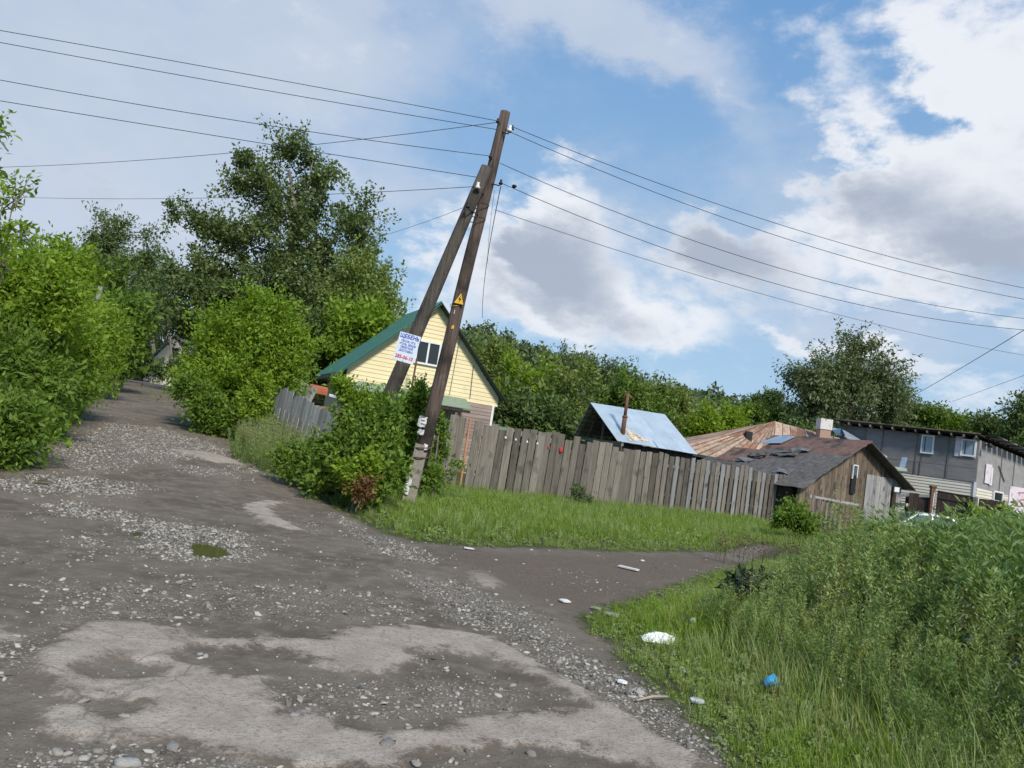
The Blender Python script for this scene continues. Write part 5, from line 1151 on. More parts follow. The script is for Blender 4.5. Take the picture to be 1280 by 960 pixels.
T('roadside_bush', 'light green sprigs on the right of the pole in front of the board fence', 'bush', [(550, 560, 8, 26, 1.2), (556, 588, 12, 10, 1.2), (575, 580, 9, 4, .6), (549, 530, 4, 14, 1.2), (542, 604, 10, 10, 1.4)], 17.2, 60, 26, .15, .085, LF_BUSH, bx=550, r0=.03, limbs=4, seed=112, shell=.3, depth=.5)
T('young_shoot_bush', 'yellow green young shoots at the front foot of the dense roadside bush', 'bush', [(462, 578, 8, 12), (455, 595, 12, 12), (432, 588, 10, 10), (440, 608, 14, 10)], 13.4, 44, 26, .13, .085, LF_YEL, bx=450, r0=.02, limbs=3, seed=113)
T('roadside_bush', 'low leafy weeds at the road edge left of the dense bush', 'bush', [(385, 585, 26, 16), (410, 606, 30, 14), (365, 572, 20, 12)], 15.3, 110, 34, .16, .09, LF_BUSH, bx=390, r0=.02, limbs=2, seed=114)
T('reddish_weed', 'small reddish dry weed at the foot of the dense bush left of the pole', 'weed', [(455, 612, 14, 8), (462, 600, 8, 8)], 13.1, 30, 22, .1, .07, leafmat('leaf_reddish', (.12, .06, .03), (.24, .14, .06), .3), bx=456, r0=.012, limbs=2, seed=115)
T('small_shrub', 'small grey green shrub at the middle of the board fence foot', 'bush', [(728, 628, 12, 10), (722, 618, 7, 8)], 23.5, 60, 26, .16, .08, LF_BIR, bx=728, r0=.02, limbs=2, seed=116)
T('small_shrub', 'dark green shrub at the right end of the board fence', 'bush', [(990, 642, 14, 13), (1008, 652, 18, 10), (973, 650, 10, 8)], 22, 90, 30, .2, .10, LF_BUSH, bx=992, r0=.03, limbs=3, seed=117)
# trees behind the fences
beh = [([(612, 450, 30, 34), (600, 490, 30, 40), (625, 430, 16, 20)], 47, LF_PAL, 'light willow like tree right of the yellow gable'), ([(650, 470, 46, 34), (665, 500, 50, 36)], 44, LF_YEL, 'bright green tree top above the dark garden thicket'),
       ([(650, 515, 44, 34), (690, 525, 38, 30), (640, 545, 44, 20)], 36, LF_DRK, 'dark garden thicket just right of the yellow house'), ([(712, 485, 46, 44), (705, 530, 40, 30)], 42, LF_PAL, 'big mid green tree behind the tin roofed shed'),
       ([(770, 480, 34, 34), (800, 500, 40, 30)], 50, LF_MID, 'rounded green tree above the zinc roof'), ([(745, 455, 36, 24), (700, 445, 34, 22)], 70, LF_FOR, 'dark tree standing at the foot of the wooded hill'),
       ([(830, 490, 36, 26), (850, 510, 30, 24)], 56, LF_PAL, 'greyish green tree over the right end of the zinc roof'), ([(885, 525, 24, 24), (872, 540, 22, 20)], 50, LF_YEL, 'bright yellow green tree left of the rusty roof, first of two'),
       ([(915, 525, 20, 26), (905, 545, 24, 20)], 51, LF_YEL, 'bright yellow green tree left of the rusty roof, second of two'), ([(945, 510, 24, 20), (970, 520, 26, 20)], 62, LF_MID, 'mid green tree behind the rusty roof peak'),
       ([(966, 488, 9, 16), (950, 495, 8, 10)], 80, LF_DRK, 'small pointed tree against the sky left of the birch'), ([(1140, 512, 22, 14), (1165, 520, 24, 12), (1120, 510, 20, 12)], 62, LF_MID, 'low green tree line right of the birch, nearest to it'),
       ([(1200, 527, 26, 11), (1180, 530, 22, 12)], 62, LF_BUSH, 'low green tree above the middle of the grey house roof'), ([(1235, 530, 22, 15), (1252, 545, 24, 20)], 56, LF_DRK, 'dark tree above the right corner of the grey house roof'),
       ([(1278, 520, 18, 30), (1270, 548, 24, 26), (1305, 510, 30, 40)], 50, LF_DRK, 'dark feathery tree at the right frame edge'), ([(960, 545, 40, 20), (1000, 540, 30, 20)], 56, LF_DRK, 'dark thicket behind the rusty roofed house')]
for i, (e, Y, mt, lb) in enumerate(beh):
    e = [(q[0], q[1]+(9 if q[0] < 980 else 2), max(6, q[2]-7), max(6, q[3]-8)) for q in e]
    T('leafy_tree', lb, 'tree', e, Y, 130, 44, .62, .25, mt, r0=.16, limbs=4, seed=130+i, shell=.35)
T('birch_tree', 'large drooping birch with grey green crown behind the rusty and grey houses', 'tree', [(1065, 455, 26, 36), (1025, 478, 34, 38), (1090, 470, 30, 40), (1060, 500, 60, 34), (1015, 510, 30, 30), (1110, 500, 26, 30), (1070, 432, 12, 14), (1000, 475, 12, 20)], 60, 210, 60, .8, .27, LF_BIR, bx=1062, r0=.3, limbs=9, seed=160, shell=.3, droop=.9, elong=.4, bark=BIR, up=.3)
# the wooded hill, one mass far off
def forest():
    rng = np.random.default_rng(12); xs = []; Rr = []
    n = 1900; a = rng.uniform(rad(-22), rad(44), n); r = rng.uniform(100, 330, n)**1.0
    x = r*np.sin(a); y = r*np.cos(a); z = tz(x, y); keep = z > 1.5-0*z; keep |= r > 150
    x, y, z, r = x[keep], y[keep], z[keep], r[keep]
    V, Q, TT = [], [], []; nb = 0
    for i in range(len(x)):
        h = rng.uniform(6, 9.5)*(1.25 if rng.random() < .15 else 1); w = rng.uniform(2.4, 4.0); k = int(240); d = unit(rng.normal(size=(k, 3))); d[:, 2] = np.abs(d[:, 2])*1.1-.25
        c = np.array([x[i], y[i], z[i]+h*.55]); lump = 1+.22*np.sin(d[:, 0:1]*7+i)*np.cos(d[:, 1:2]*6+i*2)
        P = c+d*np.array([w, w, h*.5])*lump*rng.uniform(.78, 1.04, (k, 1))
        v, q, t = leaf_quads(P, d, .8, rng, .5, .75, .1, tint=np.full(k, rng.uniform(0, .45)))
        V.append(v); Q.append(q+nb); TT.append(t); nb += len(v)
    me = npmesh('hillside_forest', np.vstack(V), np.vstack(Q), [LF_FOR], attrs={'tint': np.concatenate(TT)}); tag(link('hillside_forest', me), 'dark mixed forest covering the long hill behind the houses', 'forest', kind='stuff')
forest()
# ------------------------------------------------------------------ scattered ground cover through geometry nodes
class PB:     # plant builder: strips and leaves with a material index and tint
    def __init__(s, rng): s.V = []; s.Q = []; s.M = []; s.T = []; s.n = 0; s.rng = rng
    def add(s, V, Q, m, t): s.V.append(V); s.Q.append(Q+s.n); s.M.append(np.full(len(Q), m)); s.T.append(t); s.n += len(V)
    def blade(s, base, dirn, L_, w, bend, m, t, seg=3):
        base = np.array(base, float); dirn = np.array(dirn, float); side = np.cross(dirn, [0, 0, 1]); side = side/(np.linalg.norm(side)+1e-6); pts = []; p = base.copy(); v = np.array([dirn[0]*.25, dirn[1]*.25, 1.0]); v /= np.linalg.norm(v)
        for i in range(seg+1):
            ww = w*(1-(i/seg)**1.6)*.5+.0004; pts += [p-side*ww, p+side*ww]; p = p+v*L_/seg; v = v+np.array([dirn[0], dirn[1], -.35])*bend; v /= np.linalg.norm(v)
        s.add(np.array(pts), np.array([[2*i, 2*i+1, 2*i+3, 2*i+2] for i in range(seg)]), m, np.full(len(pts), t))
    def leafs(s, P, out, size, m, **k):
        V, Q, t = leaf_quads(P, out, size, s.rng, **k); s.add(V, Q, m, t)
def tuft(rng, n, h, m, spread=.06, w=.007, bend=.25):
    b = PB(rng)
    for i in range(n):
        a = rng.uniform(0, 6.28); r = rng.uniform(0, spread); b.blade((math.cos(a)*r, math.sin(a)*r, -.01), (math.cos(a+rng.normal()*.8), math.sin(a+rng.normal()*.8), 0), h*rng.uniform(.5, 1.1), w*rng.uniform(.7, 1.4), bend*rng.uniform(.3, 1.5), m, np.clip(rng.uniform(0, 1), 0, 1))
    return b
def clover(rng, m):
    b = PB(rng); n = 26; a = rng.uniform(0, 6.28, n); r = rng.uniform(0, .12, n)**1.0; P = np.stack([np.cos(a)*r, np.sin(a)*r, rng.uniform(.02, .10, n)], 1)
    b.leafs(P, unit(P+1e-6)*.6, .045, m, up=1.6, elong=.8); return b
def mugwort(rng, m, h=1.0, n=230, wl=.068, lean=.08, head=None, fat=1.0):
    b = PB(rng); st = int(rng.integers(2, 4))
    for k in range(st):
        a = rng.uniform(0, 6.28); L_ = h*rng.uniform(.7, 1.0); dx, dy = math.cos(a)*lean*rng.uniform(.3, 1.6), math.sin(a)*lean*rng.uniform(.3, 1.6)
        b.blade((0, 0, 0), (dx, dy, 0), L_, .012, .03, m, .2, 4)
        nn = n//st; t = rng.uniform(.12, 1, nn)**.9; base = np.stack([dx*L_*t*1.0, dy*L_*t*1.0, L_*t], 1); ang = rng.uniform(0, 6.28, nn)
        out = np.stack([np.cos(ang), np.sin(ang), np.full(nn, .7)], 1); rr = (.16*(1-t)+.02)*h*fat*rng.uniform(.1, 1, nn); P = base+out*rr[:, None]
        v_, q_, tt = leaf_quads(P, out, wl*(1.15), b.rng, .5, .26, 0, tint=.15+t*.3, along=out*1.2); sc = np.repeat((1.15-.75*t), 4)[:, None]; v_ = np.repeat(P, 4, 0)+(v_-np.repeat(P, 4, 0))*sc
        b.add(v_, q_, m, tt)
        if head is not None:
            nn2 = 50; t2 = rng.uniform(.72, 1.04, nn2); P2 = np.stack([dx*L_*t2, dy*L_*t2, L_*t2], 1)+rng.normal(size=(nn2, 3))*.018*(1.2-t2)[:, None]*4; b.leafs(P2, np.tile([0, 0, 1.], (nn2, 1)), .03, head, elong=.5)
    return b
def broad(rng, m, n=12, L_=.28, w=.16, h=.3):
    b = PB(rng)
    for i in range(n):
        a = rng.uniform(0, 6.28); z = rng.uniform(.3*h, h); P = np.array([[math.cos(a)*.06, math.sin(a)*.06, z]]); d = np.array([math.cos(a), math.sin(a), rng.uniform(-.1, .5)]); d /= np.linalg.norm(d); s_ = np.cross(d, [0, 0, 1]); s_ /= np.linalg.norm(s_); l = L_*rng.uniform(.6, 1.1)
        p = P[0]; up = np.cross(s_, d)
        V = np.array([p, p+d*l*.3+s_*w*.5-up*.01, p+d*l*.3-s_*w*.5-up*.01, p+d*l*.75+s_*w*.4-up*.03, p+d*l*.75-s_*w*.4-up*.03, p+d*l-up*.07, p+d*l*.3+up*.012, p+d*l*.75])
        b.add(V, np.array([[0, 1, 6, 6], [0, 6, 2, 2], [1, 3, 7, 6], [6, 7, 4, 2], [3, 5, 7, 7], [7, 5, 4, 4]])[[2, 3]], m, np.full(8, rng.uniform(0, 1)))
        b.leafs(np.array([p+d*l*.55]), d[None], l*.8, m, elong=.75, up=1.2)
        b.blade((0, 0, 0), (d[0], d[1], 0), z*1.1, .01, .05, m, .3, 2)
    return b
def stalk(rng, m, h, head, n=24, r=.05, hs=.03, nst=3):
    b = PB(rng)
    for k in range(nst):
        a = rng.uniform(0, 6.28); dx, dy = math.cos(a)*.15, math.sin(a)*.15; L_ = h*rng.uniform(.75, 1.05); b.blade((0, 0, 0), (dx, dy, 0), L_, .006, .05, m, .4, 4)
        x, y, z = 0, 0, 0; v = np.array([dx*.25, dy*.25, 1.0]); v /= np.linalg.norm(v); p = np.zeros(3)
        for i in range(4): p = p+v*L_/4; v = v+np.array([dx, dy, -.35])*.05; v /= np.linalg.norm(v)
        P = p+rng.normal(size=(n, 3))*np.array([r*.4, r*.4, r]); b.leafs(P, np.tile([0, 0, .6], (n, 1)), hs, head, elong=.6, up=1.2)
    return b
def scatter(name, label, cat, variants, pts, vid, scl, mats, rot=None, tilt=.08, seed=0, structure=None):
    rng = np.random.default_rng(seed); V, Q, M, TT, VR = [], [], [], [], []; n = 0
    for k, b in enumerate(variants):
        v = np.vstack(b.V); q = np.vstack(b.Q)+n; V.append(v); Q.append(q); M.append(np.concatenate(b.M)); TT.append(np.concatenate(b.T)); VR.append(np.full(len(v), k)); n += len(v)
    V = np.vstack(V); N_ = len(pts); c0 = pts.mean(0)
    nv = len(V)+N_; allV = np.vstack([V, pts-c0]); vid = np.asarray(vid)
    r = np.zeros((nv, 3)); r[len(V):, 2] = rng.uniform(0, 6.28, N_); r[len(V):, 0] = rng.normal(0, tilt, N_); r[len(V):, 1] = rng.normal(0, tilt, N_)
    s = np.ones((nv, 3)); s[len(V):] = scl if np.ndim(scl) == 2 else np.asarray(scl)[:, None]
    me = npmesh(name, allV, np.vstack(Q), mats, np.concatenate(M), dict(tint=np.append(np.concatenate(TT), np.zeros(N_)), pt=np.append(np.zeros(len(V)), np.ones(N_)), var=np.append(np.concatenate(VR), vid.astype(float)), rot=r, scl=s))
    o = link(name, me, loc=tuple(c0)); tag(o, label, cat, kind='stuff')
    g = bpy.data.node_groups.new('scatter', 'GeometryNodeTree'); g.interface.new_socket('Geometry', in_out='INPUT', socket_type='NodeSocketGeometry'); g.interface.new_socket('Geometry', in_out='OUTPUT', socket_type='NodeSocketGeometry')
    A = g.nodes; Lk = g.links; gi = A.new('NodeGroupInput'); go = A.new('NodeGroupOutput')
    def attr(nm, ty='FLOAT'):
        x = A.new('GeometryNodeInputNamedAttribute'); x.data_type = ty; x.inputs['Name'].default_value = nm; return [o_ for o_ in x.outputs if o_.enabled and o_.name == 'Attribute'][0]
    sp_ = A.new('GeometryNodeSeparateGeometry'); sp_.domain = 'POINT'; Lk.new(gi.outputs[0], sp_.inputs[0]); Lk.new(attr('pt'), sp_.inputs['Selection'])
    jn = A.new('GeometryNodeJoinGeometry')
    def eq(k):
        c = A.new('FunctionNodeCompare'); c.data_type = 'FLOAT'; c.operation = 'EQUAL'; Lk.new(attr('var'), c.inputs[0]); c.inputs[1].default_value = k; c.inputs['Epsilon'].default_value = .1; return c.outputs[0]
    for k in range(len(variants)):
        s1 = A.new('GeometryNodeSeparateGeometry'); s1.domain = 'POINT'; Lk.new(sp_.outputs[1], s1.inputs[0]); Lk.new(eq(k), s1.inputs['Selection'])
        ip = A.new('GeometryNodeInstanceOnPoints'); Lk.new(sp_.outputs[0], ip.inputs['Points']); Lk.new(s1.outputs[0], ip.inputs['Instance']); Lk.new(eq(k), ip.inputs['Selection'])
        Lk.new(attr('rot', 'FLOAT_VECTOR'), ip.inputs['Rotation']); Lk.new(attr('scl', 'FLOAT_VECTOR'), ip.inputs['Scale']); Lk.new(ip.outputs[0], jn.inputs[0])
    Lk.new(jn.outputs[0], go.inputs[0]); md = o.modifiers.new('scatter', 'NODES'); md.node_group = g; return o
def sample(n, a0, a1, r0, r1, cond, rng, p=1.0):
    a = rng.uniform(rad(a0), rad(a1), n); u_ = rng.uniform(0, 1, n); r = (r0**p+(r1**p-r0**p)*u_)**(1/p) if p else r0*(r1/r0)**u_
    x = r*np.sin(a); y = r*np.cos(a); k = cond(x, y); return x[k], y[k]
def area_grass():
    rng = np.random.default_rng(1)
    var = [tuft(rng, 18, .26, 0, .07), tuft(rng, 16, .18, 0, .08), tuft(rng, 14, .34, 0, .06, .007, .35), clover(rng, 1), broad(rng, 1, 9, .075, .05, .06), tuft(rng, 16, .24, 1, .08), tuft(rng, 12, .40, 1, .06, .006, .3), tuft(rng, 9, .34, 2, .05, .004, .4)]
    # strip along the fence
    def c1(x, y):
        d = sdf(ISLAND, x, y)+.5*(fbm(x*2.2, y*2.2, 3, 8)-.55); t = (x-fa.x)*fn.x+(y-fa.y)*fn.y; left_ = (x < fa.x-.3); return (d > .03) & ((t > -.4) | (left_ & (y < 26)))
    x, y = sample(46000, -26, 30, 10, 32, c1, rng, 1.2)
    d = sdf(ISLAND, x, y); s = (.32+.58*sst(d, 0, 1.3))*rng.uniform(.6, 1.25, len(x))*(.75+.6*fbm(x*.9, y*.9, 2, 4)); v = np.where(fbm(x*.8, y*.8, 3, 15) > .5, rng.choice([0, 1, 2, 5, 3, 4], len(x)), rng.choice([0, 5, 5, 6, 3, 4, 2], len(x)))
    scatter('fence_grass', 'bright short grass and clover between the track and the board fence', 'grass', var, np.stack([x, y, gz(x, y)], 1), v, s, [GRS, WEED, STRAW])
    # verge on the right, low part
    def c2(x, y): d = sdf(VERGE, x, y)+.25*(fbm(x*3, y*3, 3, 8)-.5); return (d > .0) & (rng.uniform(0, 1, len(x)) < .35+sst(d, 0, .5))
    x, y = sample(52000, 8, 62, 3.3, 17, c2, rng, 1.1); d = sdf(VERGE, x, y)
    keep = (d < 4.5); x, y, d = x[keep], y[keep], d[keep]
    s = (.30+1.1*sst(d, .1, 2.0))*rng.uniform(.5, 1.25, len(x)); v = np.where(fbm(x*1.1, y*1.1, 3, 15) > .5, np.where(rng.random(len(x)) < .05, 7, rng.choice([0, 1, 2, 2, 3, 4], len(x))), np.where(rng.random(len(x)) < .08, 7, rng.choice([0, 1, 5, 6, 3, 3, 4], len(x))))
    scatter('verge_grass', 'green grass and low weeds on the near right corner', 'grass', var, np.stack([x, y, gz(x, y)], 1), v, s, [GRS, WEED, STRAW], seed=2)
    def c3(x, y): return sdf(LEFTV, x, y) > .0
    x, y = sample(16000, -50, -22, 9, 60, c3, rng, 1.0); d = sdf(LEFTV, x, y); k = d < 3; x, y = x[k], y[k]
    scatter('roadside_grass', 'rough grass along the left edge of the dirt road', 'grass', var, np.stack([x, y, gz(x, y)], 1), rng.choice([0, 1, 2, 2], len(x)), rng.uniform(.8, 2.0, len(x)), [GRS, WEED, STRAW], seed=3)
area_grass()
def CARW(x, y):
    a = np.degrees(np.arctan2(x, y)); return sst(a, 26.0, 27.5)*(1-sst(a, 31.5, 33))*sst(y, 7, 11)
def tall_weeds():
    rng = np.random.default_rng(2)
    var = [mugwort(rng, 0, 1.0, fat=.6), mugwort(rng, 0, 1.0, 260, .06, .12, fat=.8), mugwort(rng, 1, 1.0, 240, .08, .10, fat=1.3), mugwort(rng, 0, 1.08, 190, .06, .05, 3, .45), mugwort(rng, 2, .85, 160, .07, .14, 3, 1.1), tuft(rng, 14, .8, 1, .08, .008, .18), stalk(rng, 3, 1.0, 3, 30, .07, .025), mugwort(rng, 1, .7, 180, .095, .2, fat=1.7)]
    def c(x, y): d = sdf(VERGE, x, y); return (d > .75+.9*fbm(x*1.2, y*1.2, 2, 6)) & (y < 30)
    x, y = sample(21500, 10, 62, 3.6, 27, c, rng, 1.25); d = sdf(VERGE, x, y)
    h = (.38+1.27*sst(d, .7, 3.6))*(.72+.55*fbm(x*.55, y*.55, 3, 21))*rng.uniform(.72, 1.15, len(x)); h = np.minimum(h, (1.88-.026*np.hypot(x, y)-.40*CARW(x, y))*rng.uniform(.78, 1.10, len(x))); h *= 1-.45*sst(6.5-np.hypot(x,y), 0, 3)
    pat = fbm(x*.4, y*.4, 3, 41); q = rng.uniform(0, 1, len(x)); v = np.where(pat > .55, np.where(q < .55, 0, np.where(q < .8, 3, 1)), np.where(pat < .40, np.where(q < .5, 2, np.where(q < .8, 7, 5)), np.where(q < .35, 1, np.where(q < .55, 2, np.where(q < .65, 4, np.where(q < .8, 5, np.where(q < .82, 6, 0)))))))
    scatter('tall_weeds', 'dense waist high mugwort and wild grass filling the right foreground', 'weeds', var, np.stack([x, y, gz(x, y)-.02], 1), v, h, [WEED, WEED2, WEEDY, SEED], tilt=.10, seed=4)
    def cp_(x, y): d = sdf(VERGE, x, y); return (d > 1.1) & (fbm(x*.9, y*.9, 3, 88) > .52)
    x, y = sample(1500, 12, 46, 4.2, 20, cp_, rng, 1.1); r = np.hypot(x, y); d = sdf(VERGE, x, y)
    h = (.45+1.2*sst(d, 1.0, 3.6))*rng.uniform(.75, 1.05, len(x)); h = np.minimum(h, (1.98-.026*r-.5*CARW(x, y))*rng.uniform(.8, 1.05, len(x))); h *= 1-.4*sst(6.5-r, 0, 3)
    pv = [mugwort(rng, 0, 1.0, 300, .05, .05, 0, .38), mugwort(rng, 0, 1.0, 260, .055, .09, 0, .5), mugwort(rng, 0, 1.0, 240, .045, .04, 0, .3)]
    scatter('mugwort_plumes', 'pale feathery mugwort spires standing above the darker weeds', 'weeds', pv, np.stack([x, y, gz(x, y)], 1), rng.integers(0, 3, len(x)), h, [WEEDP], tilt=.09, seed=14)
    # roadside tall grass on the left and at the silvery fence
    P1 = poly([(290, 570), (330, 552), (385, 575), (400, 605), (360, 600), (310, 582)]); P2 = poly([(110, 505), (128, 470), (152, 476), (150, 488), (125, 502)])
    X, Y = [], []
    for P_, n in ((P1, 9000), (P2, 9000)):
        x0, y0 = P_.min(0)-.2; x1, y1 = P_.max(0)+.2; x = rng.uniform(x0, x1, n); y = rng.uniform(y0, y1, n); k = sdf(P_, x, y) > -.1; k &= np.cumsum(k) < 700; X.append(x[k]); Y.append(y[k])
    x = np.concatenate(X); y = np.concatenate(Y)
    scatter('roadside_weeds', 'greyish tall weeds and grass in front of the silvery leaning fence', 'weeds', var, np.stack([x, y, gz(x, y)], 1), rng.choice([0, 3, 5, 5, 6], len(x)), rng.uniform(.5, .95, len(x)), [WEED, WEED2, WEEDY, SEED], seed=5)
    def cb(x, y): return (sdf(LEFTV, x, y) > .1)
    x, y = sample(5000, -46, -23, 9.5, 55, cb, rng, 1.0); d = sdf(LEFTV, x, y); k = d < 2.2; x, y = x[k], y[k]
    scatter('roadside_weeds', 'low mixed weeds under the left thicket along the road', 'weeds', var, np.stack([x, y, gz(x, y)], 1), rng.choice([0, 2, 5, 7], len(x)), rng.uniform(.35, .7, len(x)), [WEED, WEED2, WEEDY, SEED], seed=6)
    # flowers
    fl = [stalk(rng, 0, 1.0, 1, 7, .012, .035, 1), stalk(rng, 0, 1.0, 2, 22, .012, .022, 2), stalk(rng, 0, 1.0, 3, 8, .012, .03, 1)]
    def cf(x, y): d = sdf(VERGE, x, y); return (d > .3) & (y < 16)
    x, y = sample(300, 14, 44, 4.2, 14, cf, rng, 1.0); d = sdf(VERGE, x, y); h = np.minimum((.25+1.0*sst(d, .7, 3.6)), 1.2-.02*np.hypot(x,y))*rng.uniform(.75, 1.0, len(x)); h *= 1-.45*sst(6.5-np.hypot(x,y), 0, 3)
    scatter('wild_flowers', 'small blue chicory and white umbels dotted through the weeds', 'flowers', fl, np.stack([x, y, gz(x, y)], 1), rng.choice([0, 0, 1, 1, 1, 1, 2], len(x), p=None), h, [WEED, FLB, FLW, FLY], seed=7)
tall_weeds()
# single plants that stand out
def plant(name, label, px, py, builder, mats, scale=1.0, cat='weed'):
    p = gp(px, py); V = np.vstack(builder.V)*scale; me = npmesh(name, V, np.vstack(builder.Q), mats, np.concatenate(builder.M), dict(tint=np.concatenate(builder.T))); tag(link(name, me, loc=tuple(p)), label, cat)
def merge(bs):
    b = PB(NR)
    for q, off in bs:
        for V, Q, M, T_ in zip(q.V, q.Q, q.M, q.T): pass
        v = np.vstack(q.V)+np.array(off); Q2 = np.vstack(q.Q); b.V.append(v); b.Q.append(Q2+b.n); b.M.append(np.concatenate(q.M)); b.T.append(np.concatenate(q.T)); b.n += len(v)
    return b
r9 = np.random.default_rng(33)
plant('burdock_plant', 'dark dusty burdock clump at the front of the tall weeds', 955, 788, merge([(broad(r9, 0, 60, .13, .08, .5), (r9.uniform(-.55, .55), r9.uniform(-.5, .5), 0)) for _ in range(14)]), [BURD], 1.0)
plant('burdock_plant', 'brownish seeding dock clump where the side track meets the weeds', 945, 712, merge([(stalk(r9, 0, .42, 1, 22, .10, .03, 3), (r9.uniform(-1, .8), r9.uniform(-.6, .6), 0)) for _ in range(20)]), [BURD, leafmat('dock_seed', (.10, .055, .04), (.20, .12, .09), .2)])
plant('mugwort_plant', 'tall bright mugwort plume rising highest left of the pale car', 1052, 745, merge([(mugwort(r9, 0, 1.75, 260, .10, .05, fat=.6), (r9.uniform(-.3, .3), r9.uniform(-.3, .3), 0)) for _ in range(7)]), [WEED], 1.0)
plant('mugwort_plant', 'pale feathery mugwort plume at the right edge of the weeds', 1250, 800, merge([(mugwort(r9, 0, 1.35, 240, .09, .05, 1, fat=.6), (r9.uniform(-.4, .4), r9.uniform(-.3, .3), 0)) for _ in range(6)]), [WEED, SEED], 1.0)
T('young_shoot_bush', 'yellow green sapling top right of the pale car roof', 'bush', [(1219, 655, 8, 10), (1223, 643, 4, 6), (1212, 668, 10, 8)], 17, 40, 30, .14, .10, LF_YEL, bx=1215, r0=.03, limbs=3, seed=170)
T('young_shoot_bush', 'bushy green sapling right of the yellow green one near the pinkish panel', 'bush', [(1250, 660, 10, 12), (1262, 648, 5, 8), (1268, 668, 10, 12)], 16, 50, 30, .14, .10, LF_MAP, bx=1255, r0=.03, limbs=3, seed=171)
# ------------------------------------------------------------------ gravel and stones
def chip(rng, flat=.45):
    b = PB(rng); V = []; n = 6
    for z, r in ((-.3, .8), (.25, 1.0), (.5, .55)):
        for j in range(n): a = 2*math.pi*j/n; k = rng.uniform(.7, 1.15); V.append((math.cos(a)*r*k*.5, math.sin(a)*r*k*.38, z*flat+rng.uniform(-.05, .05)))
    Q = [[i*n+j, i*n+(j+1) % n, (i+1)*n+(j+1) % n, (i+1)*n+j] for i in range(2) for j in range(n)]+[[12, 13, 14, 15], [15, 16, 17, 12]]
    b.add(np.array(V), np.array(Q), 0, np.zeros(18)); return b
def gravel():
    rng = np.random.default_rng(4); var = [chip(rng, f) for f in (.3, .42, .5, .25, .6)]
    n = 130000; a = rng.uniform(rad(-46), rad(36), n); r = np.exp(rng.uniform(math.log(2.6), math.log(34), n)); x = r*np.sin(a); y = r*np.cos(a)
    for P_, m_ in ((RUB[3][0], 16000), (RUB[0][0], 6000), (RUB[1][0], 2500), (RUB[2][0], 6000), (RUB[8][0], 3000), (RUB[9][0], 1500), (RUB[4][0], 5000)):
        x0, y0 = P_.min(0)-.2; x1, y1 = P_.max(0)+.2; x = np.append(x, rng.uniform(x0, x1, m_)); y = np.append(y, rng.uniform(y0, y1, m_))
    r = np.hypot(x, y); n = len(x)
    g = np.maximum(np.maximum(sdf(ISLAND, x, y), sdf(VERGE, x, y)), sdf(LEFTV, x, y)); d = np.full(n, .032)
    rb = np.zeros(n)
    for P_, w in RUB: rb = np.maximum(rb, sst(sdf(P_, x, y)+.4*(fbm(x*2, y*2, 3, 3)-.5), -.25, .15)*w)
    d = d+rb*.9+.30*sst(fbm(x*1.5, y*1.5, 4, 77), .52, .72)
    pale = np.full(n, -1.)
    for P_ in PALE[:1]: pale = np.maximum(pale, sdf(P_, x, y))
    for P_ in HOLE: pale = np.minimum(pale, -sdf(P_, x, y))
    d = np.where(pale > 0, d*.35, d)
    for P_ in PUDP: d = np.where(sdf(P_, x, y) > .02, .01, d)
    k = (g < .12) & (rng.uniform(0, 1, n) < d); x, y, r, rb = x[k], y[k], r[k], rb[k]
    s = np.exp(rng.normal(math.log(.0120), .58, len(x)))*(1+.035*r)*(1+.25*rb); s = np.clip(s, .005, .06)
    sc = np.stack([s*rng.uniform(.8, 1.5, len(s)), s, s*rng.uniform(.6, 1.1, len(s))], 1)
    o = scatter('gravel', 'loose pale gravel and crushed stone strewn over the dirt road', 'gravel', var, np.stack([x, y, relief(x, y)+s*.03], 1), rng.integers(0, 5, len(x)), sc, [GRAV], tilt=.25, seed=8); print('gravel', len(x))
def gravmat():
    m, N, L = newmat('gravel_stone'); oi = N.new('ShaderNodeObjectInfo'); r = N.new('ShaderNodeValToRGB'); e = r.color_ramp.elements; e[0].color = (.085, .08, .074, 1); e[1].color = (.47, .43, .37, 1); x = e.new(.5); x.color = (.25, .225, .19, 1)
    L.new(oi.outputs['Random'], r.inputs[0]); b = N.new('ShaderNodeBsdfPrincipled'); b.inputs['Roughness'].default_value = .9; b.inputs['Specular IOR Level'].default_value = .2
    tc = N.new('ShaderNodeNewGeometry'); n = N.new('ShaderNodeTexNoise'); n.inputs['Scale'].default_value = 60; n.inputs['Detail'].default_value = 3; L.new(tc.outputs['Position'], n.inputs[0])
    mx = N.new('ShaderNodeMix'); mx.data_type = 'RGBA'; mx.blend_type = 'MULTIPLY'; mx.inputs[0].default_value = .6; L.new(r.outputs[0], mx.inputs[6]); L.new(n.outputs[0], mx.inputs[7])
    br = N.new('ShaderNodeHueSaturation'); br.inputs['Value'].default_value = 1.35; br.inputs['Saturation'].default_value = .8; L.new(mx.outputs[2], br.inputs['Color'])
    L.new(br.outputs[0], b.inputs['Base Color']); o = N.new('ShaderNodeOutputMaterial'); L.new(b.outputs[0], o.inputs[0]); return m
GRAV = gravmat(); gravel()
